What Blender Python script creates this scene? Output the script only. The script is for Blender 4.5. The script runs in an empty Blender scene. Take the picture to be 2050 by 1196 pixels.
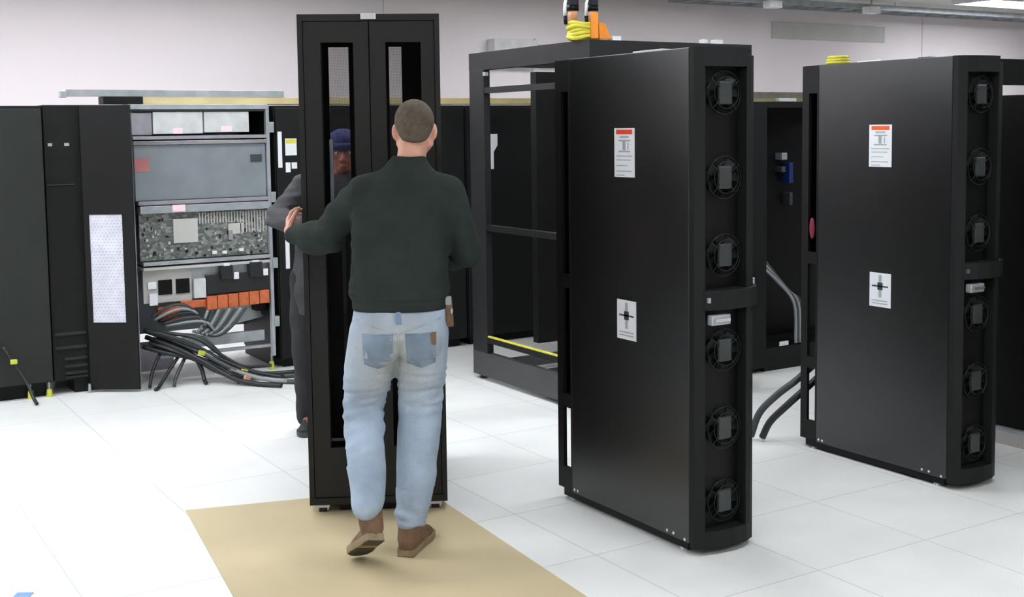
import bpy, bmesh, math, random
from mathutils import Vector, Matrix, noise
random.seed(7)
S = bpy.context.scene
COL = S.collection
R = math.radians
PI = math.pi

# ------------------------------------------------------------------ camera
FPX = 2394.8
YAW, PITCH, ROLL = 0.5527077, 0.0830532, 0.0130134
CAMH = 1.70
fw = Vector((math.sin(YAW)*math.cos(PITCH), math.cos(YAW)*math.cos(PITCH), -math.sin(PITCH)))
rt = Vector((math.cos(YAW), -math.sin(YAW), 0))
dn = fw.cross(rt)
rt2 = math.cos(ROLL)*rt + math.sin(ROLL)*dn
dn2 = -math.sin(ROLL)*rt + math.cos(ROLL)*dn
cam_d = bpy.data.cameras.new('camera')
cam_d.sensor_fit = 'HORIZONTAL'
cam_d.sensor_width = 36.0
cam_d.lens = 36.0*FPX/2050.0
cam_d.shift_y = -(598.0-457.0)/2050.0
cam_d.clip_start = 0.05
cam = bpy.data.objects.new('camera', cam_d)
COL.objects.link(cam)
m = Matrix((rt2, -dn2, -fw)).transposed().to_4x4()
m.translation = Vector((0, 0, CAMH))
cam.matrix_world = m
S.camera = cam

# ------------------------------------------------------------------ world, exposure
wd = bpy.data.worlds.new('world')
S.world = wd
wd.use_nodes = True
wd.node_tree.nodes['Background'].inputs[0].default_value = (0.8, 0.85, 0.9, 1)
wd.node_tree.nodes['Background'].inputs[1].default_value = 0.0
S.view_settings.view_transform = 'Standard'
S.view_settings.look = 'None'
S.view_settings.gamma = 1.0
S.view_settings.use_curve_mapping = False
S.view_settings.exposure = 0.0
LAMP = 18.0          # strength of the ceiling lights


# ------------------------------------------------------------------ materials
def lin(c):
    out = []
    for v in c:
        v = v/255.0
        out.append(v/12.92 if v <= 0.04045 else ((v+0.055)/1.055)**2.4)
    return (*out, 1.0)


def mat(name, c, rough=0.5, metal=0.0, var=0.06, scale=12.0, bump=0.0, bscale=60.0, spec=0.5):
    M = bpy.data.materials.new(name)
    M.use_nodes = True
    nt = M.node_tree
    b = nt.nodes['Principled BSDF']
    b.inputs['Roughness'].default_value = rough
    b.inputs['Metallic'].default_value = metal
    b.inputs['Specular IOR Level'].default_value = spec
    tc = nt.nodes.new('ShaderNodeTexCoord')
    n = nt.nodes.new('ShaderNodeTexNoise')
    n.inputs['Scale'].default_value = scale
    n.inputs['Detail'].default_value = 4
    nt.links.new(tc.outputs['Object'], n.inputs['Vector'])
    r = nt.nodes.new('ShaderNodeValToRGB')
    a = lin(c)
    r.color_ramp.elements[0].position = 0.3
    r.color_ramp.elements[1].position = 0.7
    r.color_ramp.elements[0].color = (*[v*(1-var*2) for v in a[:3]], 1)
    r.color_ramp.elements[1].color = (*[min(1, v*(1+var*2)) for v in a[:3]], 1)
    nt.links.new(n.outputs['Fac'], r.inputs['Fac'])
    nt.links.new(r.outputs['Color'], b.inputs['Base Color'])
    if bump:
        n2 = nt.nodes.new('ShaderNodeTexNoise')
        n2.inputs['Scale'].default_value = bscale
        n2.inputs['Detail'].default_value = 3
        nt.links.new(tc.outputs['Object'], n2.inputs['Vector'])
        bp = nt.nodes.new('ShaderNodeBump')
        bp.inputs['Strength'].default_value = bump
        bp.inputs['Distance'].default_value = 0.01
        nt.links.new(n2.outputs['Fac'], bp.inputs['Height'])
        nt.links.new(bp.outputs['Normal'], b.inputs['Normal'])
    return M


def emit(name, c, s):
    M = bpy.data.materials.new(name)
    M.use_nodes = True
    nt = M.node_tree
    nt.nodes.clear()
    e = nt.nodes.new('ShaderNodeEmission')
    e.inputs[0].default_value = lin(c)
    e.inputs[1].default_value = s
    o = nt.nodes.new('ShaderNodeOutputMaterial')
    nt.links.new(e.outputs[0], o.inputs[0])
    return M


def floor_mat():
    M = mat('raised_floor_tiles', (236, 236, 234), 0.38, 0, 0.025, 2.2, spec=0.4)
    nt = M.node_tree
    b = nt.nodes['Principled BSDF']
    src = b.inputs['Base Color'].links[0].from_socket
    tc = nt.nodes.new('ShaderNodeTexCoord')
    mp = nt.nodes.new('ShaderNodeMapping')
    mp.inputs['Location'].default_value = (-FX0, -FY0, 0)
    nt.links.new(tc.outputs['Object'], mp.inputs['Vector'])
    br = nt.nodes.new('ShaderNodeTexBrick')
    br.offset = 0.0
    br.squash = 1.0
    br.inputs['Scale'].default_value = 1.0
    br.inputs['Mortar Size'].default_value = 0.003
    br.inputs['Mortar Smooth'].default_value = 0.2
    br.inputs['Brick Width'].default_value = FSX
    br.inputs['Row Height'].default_value = FSY
    br.inputs['Color1'].default_value = (1, 1, 1, 1)
    br.inputs['Color2'].default_value = (0.955, 0.96, 0.96, 1)
    br.inputs['Mortar'].default_value = (0.70, 0.72, 0.72, 1)
    nt.links.new(mp.outputs['Vector'], br.inputs['Vector'])
    mx = nt.nodes.new('ShaderNodeMix')
    mx.data_type = 'RGBA'
    mx.blend_type = 'MULTIPLY'
    mx.inputs[0].default_value = 1.0
    nt.links.new(src, mx.inputs[6])
    nt.links.new(br.outputs['Color'], mx.inputs[7])
    nt.links.new(mx.outputs[2], b.inputs['Base Color'])
    return M


def perf_mat(name, c, hole, scale, rough=0.5):
    """sheet metal punched with round holes one can see through"""
    M = mat(name, c, rough)
    nt = M.node_tree
    b = nt.nodes['Principled BSDF']
    out = nt.nodes['Material Output']
    tc = nt.nodes.new('ShaderNodeTexCoord')
    vo = nt.nodes.new('ShaderNodeTexVoronoi')
    vo.inputs['Scale'].default_value = scale
    vo.inputs['Randomness'].default_value = 0.0
    nt.links.new(tc.outputs['Object'], vo.inputs['Vector'])
    lt = nt.nodes.new('ShaderNodeMath')
    lt.operation = 'LESS_THAN'
    lt.inputs[1].default_value = hole
    nt.links.new(vo.outputs['Distance'], lt.inputs[0])
    tr = nt.nodes.new('ShaderNodeBsdfTransparent')
    mx = nt.nodes.new('ShaderNodeMixShader')
    nt.links.new(lt.outputs[0], mx.inputs[0])
    nt.links.new(b.outputs[0], mx.inputs[1])
    nt.links.new(tr.outputs[0], mx.inputs[2])
    nt.links.new(mx.outputs[0], out.inputs[0])
    return M


FX0, FY0, FSX, FSY = 2.101, 1.962, 0.609, 0.609
MT = {}


def denim_mat():
    M = mat('washed_denim', (160, 176, 194), 0.85, 0, 0.10, 7.0, 0.25, 90, 0.2)
    nt = M.node_tree
    b = nt.nodes['Principled BSDF']
    src = b.inputs['Base Color'].links[0].from_socket
    tc = nt.nodes.new('ShaderNodeTexCoord')
    # greyer seat: round patch fading out around the back pockets
    sp = nt.nodes.new('ShaderNodeVectorMath')
    sp.operation = 'DISTANCE'
    sp.inputs[1].default_value = (SEAT[0], SEAT[1], SEAT[2])
    nt.links.new(tc.outputs['Object'], sp.inputs[0])
    mr = nt.nodes.new('ShaderNodeMapRange')
    mr.inputs['From Min'].default_value = 0.08
    mr.inputs['From Max'].default_value = 0.26
    mr.inputs['To Min'].default_value = 0.75
    mr.inputs['To Max'].default_value = 0.0
    nt.links.new(sp.outputs['Value'], mr.inputs['Value'])
    mx = nt.nodes.new('ShaderNodeMix')
    mx.data_type = 'RGBA'
    nt.links.new(mr.outputs[0], mx.inputs[0])
    nt.links.new(src, mx.inputs[6])
    mx.inputs[7].default_value = lin((166, 168, 160))
    nt.links.new(mx.outputs[2], b.inputs['Base Color'])
    return M


SEAT = (0.40, -0.56, 0.80)


def circuit_mat():
    M = mat('circuit_board', (118, 122, 118), 0.45, 0.3, 0.1, 30)
    nt = M.node_tree
    b = nt.nodes['Principled BSDF']
    tc = nt.nodes.new('ShaderNodeTexCoord')
    br = nt.nodes.new('ShaderNodeTexVoronoi')
    br.distance = 'CHEBYCHEV'
    br.inputs['Scale'].default_value = 42
    mp = nt.nodes.new('ShaderNodeMapping')
    mp.inputs['Scale'].default_value = (1, 1, 1.4)
    nt.links.new(tc.outputs['Object'], mp.inputs['Vector'])
    nt.links.new(mp.outputs[0], br.inputs['Vector'])
    r = nt.nodes.new('ShaderNodeValToRGB')
    e = r.color_ramp.elements
    e[0].position, e[0].color = 0.0, lin((92, 96, 94))
    e[1].position, e[1].color = 1.0, lin((152, 156, 152))
    e.new(0.5).color = lin((112, 116, 112))
    e.new(0.8).color = lin((140, 144, 138))
    sp = nt.nodes.new('ShaderNodeSeparateColor')
    nt.links.new(br.outputs['Color'], sp.inputs[0])
    nt.links.new(sp.outputs[0], r.inputs[0])
    nt.links.new(r.outputs[0], b.inputs['Base Color'])
    return M


MT['floor'] = floor_mat()
MT['wall'] = mat('painted_wall', (226, 218, 220), 0.7, 0, 0.012, 0.9)
MT['ceil'] = mat('ceiling_paint', (196, 196, 190), 0.8, 0, 0.03, 3)
MT['ceilgrid'] = mat('ceiling_grid_metal', (150, 154, 154), 0.5, 0.3)
MT['light'] = emit('light_diffuser', (246, 250, 255), LAMP)
MT['white'] = mat('white_enamel', (226, 228, 230), 0.45)
MT['greywhite'] = mat('grey_white_plastic', (196, 196, 198), 0.5)
MT['vent'] = mat('pale_grey_panel', (186, 185, 181), 0.7, 0, 0.03, 3)
MT['board'] = mat('tan_hardboard', (194, 178, 142), 0.6, 0, 0.03, 2.4, 0.05, 30)
MT['blue_tape'] = mat('blue_tape', (120, 160, 220), 0.6)
MT['gloss'] = mat('satin_black_steel', (7, 7, 8), 0.33, 0, 0.03, 6, 0.012, 240, 0.5)
MT['gloss'].node_tree.nodes['Principled BSDF'].inputs['IOR'].default_value = 1.72
MT['black'] = mat('black_powder_coat', (22, 22, 22), 0.5, 0, 0.08, 8, spec=0.22)
MT['deep'] = mat('black_plastic', (10, 10, 11), 0.45, 0, 0.08, 8, spec=0.22)
MT['matte'] = mat('matte_black_cabinet', (24, 25, 25), 0.6, 0, 0.05, 4, spec=0.22)
MT['charcoal'] = mat('charcoal_cabinet_panel', (40, 43, 41), 0.6, 0, 0.05, 3, spec=0.25)
MT['frame'] = mat('black_rack_frame', (36, 36, 37), 0.45, 0, 0.05, 5, spec=0.25)
MT['cabm'] = mat('brown_black_steel', (30, 30, 28), 0.5, 0, 0.06, 4, spec=0.3)
MT['basegrey'] = mat('dark_grey_base_paint', (62, 62, 64), 0.5, 0, 0.05, 4)
MT['hub'] = mat('fan_hub_grey', (46, 50, 50), 0.45)
MT['wire'] = mat('dull_steel_wire', (22, 23, 23), 0.4, 0.2)
MT['silver'] = mat('galvanised_steel', (176, 182, 186), 0.36, 0.5, 0.08, 9)
MT['brushed'] = mat('brushed_steel_box', (146, 154, 160), 0.3, 0.35, 0.05, 5)
MT['panelw'] = mat('pale_chassis_panel', (206, 208, 208), 0.5, 0.15)
MT['panelg'] = mat('grey_chassis_panel', (150, 148, 156), 0.5, 0.2)
MT['chrome'] = mat('bright_chrome', (214, 216, 220), 0.2, 0.9)
MT['label'] = mat('white_sticker', (232, 234, 238), 0.5, 0, 0.01)
MT['labelpink'] = mat('pale_pink_sticker', (250, 220, 226), 0.5, 0, 0.01)
MT['ink'] = mat('black_ink', (52, 54, 56), 0.6)
MT['inkgrey'] = mat('grey_ink', (168, 172, 178), 0.6)
MT['red'] = mat('red_print', (226, 66, 36), 0.5)
MT['redmark'] = mat('dull_red_mark', (176, 112, 112), 0.45)
MT['orange_print'] = mat('orange_print', (236, 96, 30), 0.5)
MT['magenta'] = mat('magenta_plastic', (128, 36, 64), 0.5)
MT['yellow'] = mat('yellow_cable', (214, 206, 70), 0.5)
MT['yellowgreen'] = mat('yellow_green_plastic', (196, 200, 70), 0.5)
MT['cream'] = mat('cream_raceway', (222, 204, 150), 0.55, 0, 0.06, 4)
MT['orange'] = mat('orange_plastic', (236, 142, 30), 0.5)
MT['copper'] = mat('orange_copper', (208, 112, 70), 0.42, 0.25, 0.12, 20)
MT['tan'] = mat('tan_sleeve', (216, 160, 122), 0.6)
MT['navy_sleeve'] = mat('dark_slate_sleeve', (52, 60, 72), 0.6)
MT['cable'] = mat('black_cable', (30, 32, 34), 0.42)
MT['cablegrey'] = mat('grey_cable', (150, 154, 156), 0.42)
MT['cabledark'] = mat('dark_grey_cable', (62, 66, 68), 0.42)
MT['pcb'] = circuit_mat()
MT['perfwhite'] = perf_mat('pale_perforated_sheet', (206, 206, 218), 0.0, 90)
MT['mesh'] = perf_mat('black_perforated_sheet', (60, 60, 60), 0.46, 330)
MT['skin'] = mat('skin', (214, 160, 138), 0.55, 0, 0.06, 18, spec=0.35)
MT['skin2'] = mat('ruddy_skin', (158, 98, 86), 0.55, 0, 0.06, 18, spec=0.35)
MT['hair'] = mat('cropped_brown_hair', (92, 82, 70), 0.8, 0, 0.10, 60, 0.5, 260, 0.2)
MT['eye'] = mat('eye_white', (230, 226, 222), 0.3)
MT['brow'] = mat('dark_brow', (60, 48, 40), 0.8)
MT['lip'] = mat('lip', (168, 98, 92), 0.5)
MT['sweater'] = mat('dark_green_grey_fleece', (46, 53, 50), 0.95, 0, 0.07, 10, 0.3, 220, 0.1)
MT['denim'] = denim_mat()
MT['denimdark'] = mat('denim_seam', (124, 144, 172), 0.85)
MT['denimpale'] = mat('worn_denim_pocket', (166, 184, 202), 0.85, 0, 0.08, 14)
MT['leather'] = mat('brown_leather', (110, 84, 60), 0.65, 0, 0.14, 16, 0.2, 60)
MT['sole'] = mat('tan_rubber_sole', (140, 124, 98), 0.75, 0, 0.1, 30)
MT['soledark'] = mat('dark_rubber_tread', (62, 58, 46), 0.8, 0, 0.1, 40)
MT['jacket'] = mat('worn_dark_grey_jacket', (64, 64, 66), 0.8, 0, 0.16, 6, 0.3, 40, 0.2)
MT['trousers'] = mat('dark_trousers', (48, 48, 50), 0.85, 0, 0.12, 8, 0.2, 60, 0.2)
MT['cap'] = mat('navy_knit_cap', (44, 46, 92), 0.9, 0, 0.1, 30)
MT['rubber'] = mat('black_rubber', (36, 36, 36), 0.7)
MT['blueplug'] = mat('blue_plug', (26, 46, 110), 0.5)

# ------------------------------------------------------------------ mesh helpers
WORLD = {}     # world matrix of every object we make


class MB:
    def __init__(self):
        self.bm = bmesh.new()

    def box(self, a, b):
        x0, y0, z0 = [min(p, q) for p, q in zip(a, b)]
        x1, y1, z1 = [max(p, q) for p, q in zip(a, b)]
        v = [self.bm.verts.new(p) for p in ((x0, y0, z0), (x1, y0, z0), (x1, y1, z0), (x0, y1, z0),
                                            (x0, y0, z1), (x1, y0, z1), (x1, y1, z1), (x0, y1, z1))]
        for f in ((3, 2, 1, 0), (4, 5, 6, 7), (0, 1, 5, 4), (1, 2, 6, 5), (2, 3, 7, 6), (3, 0, 4, 7)):
            self.bm.faces.new([v[i] for i in f])
        return self

    def obox(self, c, ax, ay, az, hx, hy, hz):
        """box by centre, axes, half sizes"""
        c = Vector(c)
        ax, ay, az = Vector(ax).normalized()*hx, Vector(ay).normalized()*hy, Vector(az).normalized()*hz
        s = [(-1, -1, -1), (1, -1, -1), (1, 1, -1), (-1, 1, -1), (-1, -1, 1), (1, -1, 1), (1, 1, 1), (-1, 1, 1)]
        v = [self.bm.verts.new(c+ax*i+ay*j+az*k) for i, j, k in s]
        for f in ((3, 2, 1, 0), (4, 5, 6, 7), (0, 1, 5, 4), (1, 2, 6, 5), (2, 3, 7, 6), (3, 0, 4, 7)):
            self.bm.faces.new([v[i] for i in f])
        return self

    def prism(self, poly, z0, z1):
        a = [self.bm.verts.new((x, y, z0)) for x, y in poly]
        b = [self.bm.verts.new((x, y, z1)) for x, y in poly]
        n = len(poly)
        self.bm.faces.new(a[::-1])
        self.bm.faces.new(b)
        for i in range(n):
            self.bm.faces.new((a[i], a[(i+1) % n], b[(i+1) % n], b[i]))
        return self

    def ring_loft(self, rings):
        """rings: lists of equally many points, closed and capped"""
        rv = [[self.bm.verts.new(p) for p in r] for r in rings]
        n = len(rings[0])
        for a, b in zip(rv, rv[1:]):
            for i in range(n):
                self.bm.faces.new((a[i], a[(i+1) % n], b[(i+1) % n], b[i]))
        self.bm.faces.new(rv[0][::-1])
        self.bm.faces.new(rv[-1])
        return self

    def cyl(self, p0, p1, r0, r1=None, n=20):
        p0, p1 = Vector(p0), Vector(p1)
        r1 = r0 if r1 is None else r1
        d = (p1-p0).normalized()
        a = d.orthogonal().normalized()
        b = d.cross(a)
        return self.ring_loft([[p+(a*math.cos(2*PI*i/n)+b*math.sin(2*PI*i/n))*r for i in range(n)]
                               for p, r in ((p0, r0), (p1, r1))])

    def tube(self, pts, r, n=8, closed=False):
        pts = [Vector(p) for p in pts]
        N = len(pts)
        rings = []
        prev = None
        for i, p in enumerate(pts):
            if closed:
                t = pts[(i+1) % N]-pts[i-1]
            else:
                t = pts[min(i+1, N-1)]-pts[max(i-1, 0)]
            t.normalize()
            if prev is None:
                a = t.orthogonal().normalized()
            else:
                a = (prev-t*prev.dot(t))
                a = a.normalized() if a.length > 1e-6 else t.orthogonal().normalized()
            prev = a
            b = t.cross(a)
            rr = r[i] if isinstance(r, (list, tuple)) else r
            rings.append([p+(a*math.cos(2*PI*k/n)+b*math.sin(2*PI*k/n))*rr for k in range(n)])
        if not closed:
            return self.ring_loft(rings)
        rv = [[self.bm.verts.new(p) for p in q] for q in rings]
        for i in range(N):
            a, b = rv[i], rv[(i+1) % N]
            for k in range(n):
                self.bm.faces.new((a[k], a[(k+1) % n], b[(k+1) % n], b[k]))
        return self

    def ell(self, c, rad, rot=None, u=24, v=14):
        mtx = Matrix.Translation(Vector(c)) @ (rot.to_4x4() if rot else Matrix.Identity(4)) @ Matrix.Diagonal((*rad, 1))
        bmesh.ops.create_uvsphere(self.bm, u_segments=u, v_segments=v, radius=1.0, matrix=mtx)
        return self

    def limb(self, pts, rad, u=18, v=10):
        """tapered limb: balls at the joints and cones between"""
        for p, r in zip(pts, rad):
            self.ell(p, (r, r, r), None, u, v)
        for (p, r), (q, s) in zip(zip(pts, rad), list(zip(pts, rad))[1:]):
            self.cyl(p, q, r, s, u)
        return self

    def slices(self, sl, n=28, power=2.3):
        """stack of flattened horizontal slices (cx,cy,z,rx,ry)"""
        rings = []
        for cx, cy, z, rx, ry in sl:
            ring = []
            for i in range(n):
                t = 2*PI*i/n
                c, s = math.cos(t), math.sin(t)
                ring.append(Vector((cx+rx*math.copysign(abs(c)**(2/power), c), cy+ry*math.copysign(abs(s)**(2/power), s), z)))
            rings.append(ring)
        return self.ring_loft(rings)


def smooth_path(pts, k=6):
    pts = [Vector(p) for p in pts]
    P = [pts[0]*2-pts[1]]+pts+[pts[-1]*2-pts[-2]]
    out = []
    for i in range(1, len(P)-2):
        p0, p1, p2, p3 = P[i-1:i+3]
        for j in range(k):
            t = j/k
            out.append(0.5*((2*p1)+(p2-p0)*t+(2*p0-5*p1+4*p2-p3)*t*t+(3*p1-p0-3*p2+p3)*t**3))
    out.append(pts[-1])
    return out


def tag(o, label=None, cat=None, group=None, kind=None):
    if label:
        o['label'] = label
    if cat:
        o['category'] = cat
    if group:
        o['group'] = group
    if kind:
        o['kind'] = kind
    return o


def thing(name, label, cat, loc=(0, 0, 0), rotz=0.0, group=None):
    o = bpy.data.objects.new(name, None)
    o.empty_display_size = 0.1
    COL.objects.link(o)
    o.location = loc
    o.rotation_euler = (0, 0, rotz)
    WORLD[o.name] = Matrix.Translation(Vector(loc)) @ Matrix.Rotation(rotz, 4, 'Z')
    return tag(o, label, cat, group)


def obj(name, mb, material, parent=None, bevel=0.0, smooth=False, local=False, label=None, at=None):
    """link the mesh as ONE object. World-space geometry is moved into the parent's space unless local."""
    me = bpy.data.meshes.new(name)
    bm = mb.bm
    bmesh.ops.recalc_face_normals(bm, faces=bm.faces)
    W = Matrix.Identity(4)
    if parent is not None:
        W = WORLD[parent.name]
        if not local:
            bm.transform(W.inverted())
    elif at is not None:
        W = Matrix.Translation(Vector(at))
        bm.transform(W.inverted())
    if bevel:
        bmesh.ops.bevel(bm, geom=[e for e in bm.edges if len(e.link_faces) == 2 and e.calc_face_angle(0) > 0.6],
                        offset=bevel, segments=2, profile=0.6, affect='EDGES', clamp_overlap=True)
    bm.to_mesh(me)
    bm.free()
    if smooth:
        for p in me.polygons:
            p.use_smooth = True
    me.materials.append(MT[material])
    o = bpy.data.objects.new(name, me)
    COL.objects.link(o)
    if parent is not None:
        o.parent = parent
    elif at is not None:
        o.location = at
    WORLD[o.name] = W
    if label:
        o['label'] = label
    return o


def union(name, mb, material, parent, voxel, smooth=4, wrinkle=None, label=None, local=True):
    """grow one continuous skin over overlapping closed shapes"""
    tmp = bpy.data.meshes.new('tmp')
    bmesh.ops.recalc_face_normals(mb.bm, faces=mb.bm.faces)
    mb.bm.to_mesh(tmp)
    mb.bm.free()
    t = bpy.data.objects.new('tmp', tmp)
    COL.objects.link(t)
    r = t.modifiers.new('r', 'REMESH')
    r.mode = 'VOXEL'
    r.voxel_size = voxel
    s = t.modifiers.new('s', 'SMOOTH')
    s.iterations = smooth
    s.factor = 0.5
    dg = bpy.context.evaluated_depsgraph_get()
    dg.update()
    me = bpy.data.meshes.new_from_object(t.evaluated_get(dg))
    bpy.data.objects.remove(t)
    bpy.data.meshes.remove(tmp)
    me.name = name
    if wrinkle:
        nrm = [v.normal.copy() for v in me.vertices]
        for v, n in zip(me.vertices, nrm):
            v.co = v.co+n*wrinkle(v.co)
    for p in me.polygons:
        p.use_smooth = True
    me.materials.clear()
    me.materials.append(MT[material])
    o = bpy.data.objects.new(name, me)
    COL.objects.link(o)
    o.parent = parent
    WORLD[o.name] = WORLD[parent.name]
    if label:
        o['label'] = label
    return o


def struct(name, mb, material, bevel=0):
    o = obj(name, mb, material, None, bevel)
    o['kind'] = 'structure'
    return o


# ------------------------------------------------------------------ the room
X0, X1, Y0, Y1, ZC = -4.5, 19.0, -4.0, 10.5, 3.13
struct('floor', MB().box((X0, Y0, -0.1), (X1, Y1, 0)), 'floor')
struct('ceiling', MB().box((X0, Y0, ZC), (X1, Y1, ZC+0.1)), 'ceil')
struct('wall_back', MB().box((X0, Y1, 0), (X1, Y1+0.12, ZC)), 'wall')
struct('wall_left', MB().box((X0-0.12, Y0, 0), (X0, Y1, ZC)), 'wall')
struct('wall_right', MB().box((X1, Y0, 0), (X1+0.12, Y1, ZC)), 'wall')
struct('wall_front', MB().box((X0, Y0-0.12, 0), (X1, Y0, ZC)), 'wall')
seam = MB()
for x in (5.06, 12.75):
    seam.box((x-0.006, Y1-0.004, 0), (x+0.006, Y1+0.01, ZC))
struct('trim_1', seam, 'vent')
struct('trim_2', MB().box((X0, Y1-0.05, ZC-0.03), (X1, Y1, ZC)), 'ceilgrid')

# ceiling light fittings; the ones out of the frame are added for brightness
LP = [(x, y) for y in (-0.6, 2.2) for x in (-2.6, 0.4, 3.4, 6.8)]
LP += [(3.3, 4.6), (1.6, 5.9), (0.0, 6.5), (3.4, 6.6), (0.3, 7.7), (-1.0, 7.7), (-2.4, 7.7), (-1.0, 9.0), (-2.4, 9.0), (-3.75, 9.0),
       (-0.35, 9.95), (-2.4, 9.95), (1.9, 8.95), (3.6, 8.95), (6.6, 8.95), (9.0, 8.75), (9.6, 4.0), (5.9, 4.6)]  # added to wash the far wall, brighten the floor and give the racks sheen


def light_fitting(x, y, label, group=None, lx=1.2, ly=0.6):
    t = thing('ceiling_light', label, 'ceiling light', (x, y, ZC), 0, group)
    f = MB()
    z0, z1, w = ZC-0.05, ZC, 0.03
    f.box((x-lx/2, y-ly/2, z0), (x-lx/2+w, y+ly/2, z1)).box((x+lx/2-w, y-ly/2, z0), (x+lx/2, y+ly/2, z1))
    f.box((x-lx/2+w, y-ly/2, z0), (x+lx/2-w, y-ly/2+w, z1)).box((x-lx/2+w, y+ly/2-w, z0), (x+lx/2-w, y+ly/2, z1))
    obj('fitting_frame', f, 'white', t)
    obj('diffuser', MB().box((x-lx/2+w, y-ly/2+w, z0+0.012), (x+lx/2-w, y+ly/2-w, z0+0.022)), 'light', t)


for x, y in LP:
        light_fitting(x, y, 'flat rectangular ceiling light added out of the frame to light the machine room', 'added ceiling lights over the machine room')
light_fitting(13.1, 9.05, 'lit rectangular ceiling light at the top right above the far wall', None, 2.5, 0.6)

# suspended cable tray and small fittings near the far wall
t = thing('cable_ladder', 'grey metal cable ladder hung under the ceiling along the far wall', 'cable tray', (9.0, 9.9, ZC-0.1))
obj('side_rail', MB().box((8.3, 9.78, ZC-0.10), (17, 9.80, ZC-0.04)), 'silver', t)
obj('side_rail', MB().box((8.3, 10.18, ZC-0.10), (17, 10.20, ZC-0.04)), 'silver', t)
for k in range(26):
    x = 8.5+k*0.33
    obj('rung', MB().box((x, 9.80, ZC-0.085), (x+0.04, 10.18, ZC-0.06)), 'ceilgrid', t)
for k in range(4):
    x = 8.8+k*2.6
    obj('hanger_rod', MB().cyl((x, 9.79, ZC-0.04), (x, 9.79, ZC), 0.006, None, 8), 'silver', t)
for x, z, lab in ((9.35, ZC-0.10, 'small white box fitting hanging below the cable ladder, nearer the hanging sleeves'),
                  (10.9, ZC-0.10, 'small pale box fitting under the cable ladder, above the pale wall panel')):
    t = thing('ceiling_fitting', lab, 'ceiling fitting', (x, 9.7, z))
    obj('housing', MB().box((x-0.09, 9.64, z-0.06), (x+0.09, 9.76, z+0.02)), 'white', t, 0.008)
    obj('stem', MB().cyl((x, 9.7, z+0.02), (x, 9.7, ZC), 0.012, None, 10), 'silver', t)

t = thing('wall_panel', 'pale grey rectangular panel on the far wall above the second black rack', 'wall panel', (11.0, Y1, 2.85))
obj('panel', MB().box((10.10, Y1-0.02, 2.72), (12.03, Y1, 2.915)), 'vent', t, 0.004)
t = thing('wall_unit', 'white box unit on the far wall above the open rack frame', 'wall unit', (6.55, Y1, 2.5))
obj('casing', MB().box((6.2, Y1-0.16, 2.36), (6.72, Y1, 2.60)), 'greywhite', t, 0.01)
obj('side_box', MB().box((6.78, Y1-0.12, 2.36), (7.0, Y1, 2.56)), 'greywhite', t, 0.01)
obj('pipe', MB().cyl((6.75, Y1-0.05, 2.3), (6.75, Y1-0.05, 2.62), 0.012, None, 8), 'vent', t)

# ------------------------------------------------------------------ floor coverings
bd = [(1.500, 5.262), (2.545, 4.97), (2.395, 3.05), (1.20, 3.05)]
o = obj('floor_board', MB().prism(bd, 0.001, 0.006), 'board', None, 0, at=(1.95, 4.2, 0))
tag(o, 'tan hardboard sheet laid on the white floor tiles under the walking man', 'floor mat')
o = obj('tape_piece', MB().obox((0.700, 4.615, 0.0015), (0.85, -0.5, 0), (0.5, 0.85, 0), (0, 0, 1), 0.03, 0.03, 0.0015), 'blue_tape', None, 0, at=(0.7, 4.615, 0))
tag(o, 'small pale blue piece of tape on the floor at the lower left', 'tape')


# ------------------------------------------------------------------ black side racks
def sticker(parent, x, y0, y1, z0, z1, kind):
    """sticker on a panel facing -X; y0 is its right-hand edge (nearer)"""
    d = 0.0015
    lab = obj('warning_label' if kind != 'cross' else 'symbol_label', MB().box((x-d, y0, z0), (x, y1, z1)), 'label', parent,
              label={'red': 'white warning sticker with a red header', 'orange': 'white warning sticker with an orange header',
                     'cross': 'white sticker with a black cross symbol'}[kind])
    x2 = x-d-0.0006
    W, Hh = y1-y0, z1-z0

    def r(mb, a, b, c, e):   # a..b from left (far) 0..1, c..e from top 0..1
        mb.box((x2, y1-a*W, z1-e*Hh), (x-d, y1-b*W, z1-c*Hh))
    if kind == 'cross':
        h = MB()
        r(h, 0.43, 0.57, 0.06, 0.72)
        obj('vertical_rule', h, 'inkgrey', lab)
        p = MB()
        x2 -= 0.0004
        r(p, 0.12, 0.88, 0.37, 0.41)
        r(p, 0.38, 0.62, 0.28, 0.50)
        obj('cross_symbol', p, 'ink', lab)
        q = MB()
        for c in (0.80, 0.88):
            r(q, 0.12, 0.85, c, c+0.03)
        obj('text_lines', q, 'inkgrey', lab)
    else:
        h = MB()
        r(h, 0.10, 0.90, 0.03, 0.125)
        obj('header_band', h, 'red' if kind == 'red' else 'orange_print', lab)
        p = MB()
        r(p, 0.28, 0.72, 0.16, 0.20)
        r(p, 0.22, 0.80, 0.24, 0.27)
        r(p, 0.42, 0.56, 0.27, 0.45)
        r(p, 0.22, 0.78, 0.46, 0.49)
        r(p, 0.66, 0.70, 0.29, 0.44)
        obj('pictogram', p, 'inkgrey', lab)
        q = MB()
        for c, b in ((0.56, 0.9), (0.64, 0.82), (0.755, 0.66), (0.87, 0.86), (0.95, 0.5)):
            r(q, 0.10, b, c, c+0.02)
        obj('text_lines', q, 'inkgrey', lab)


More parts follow.
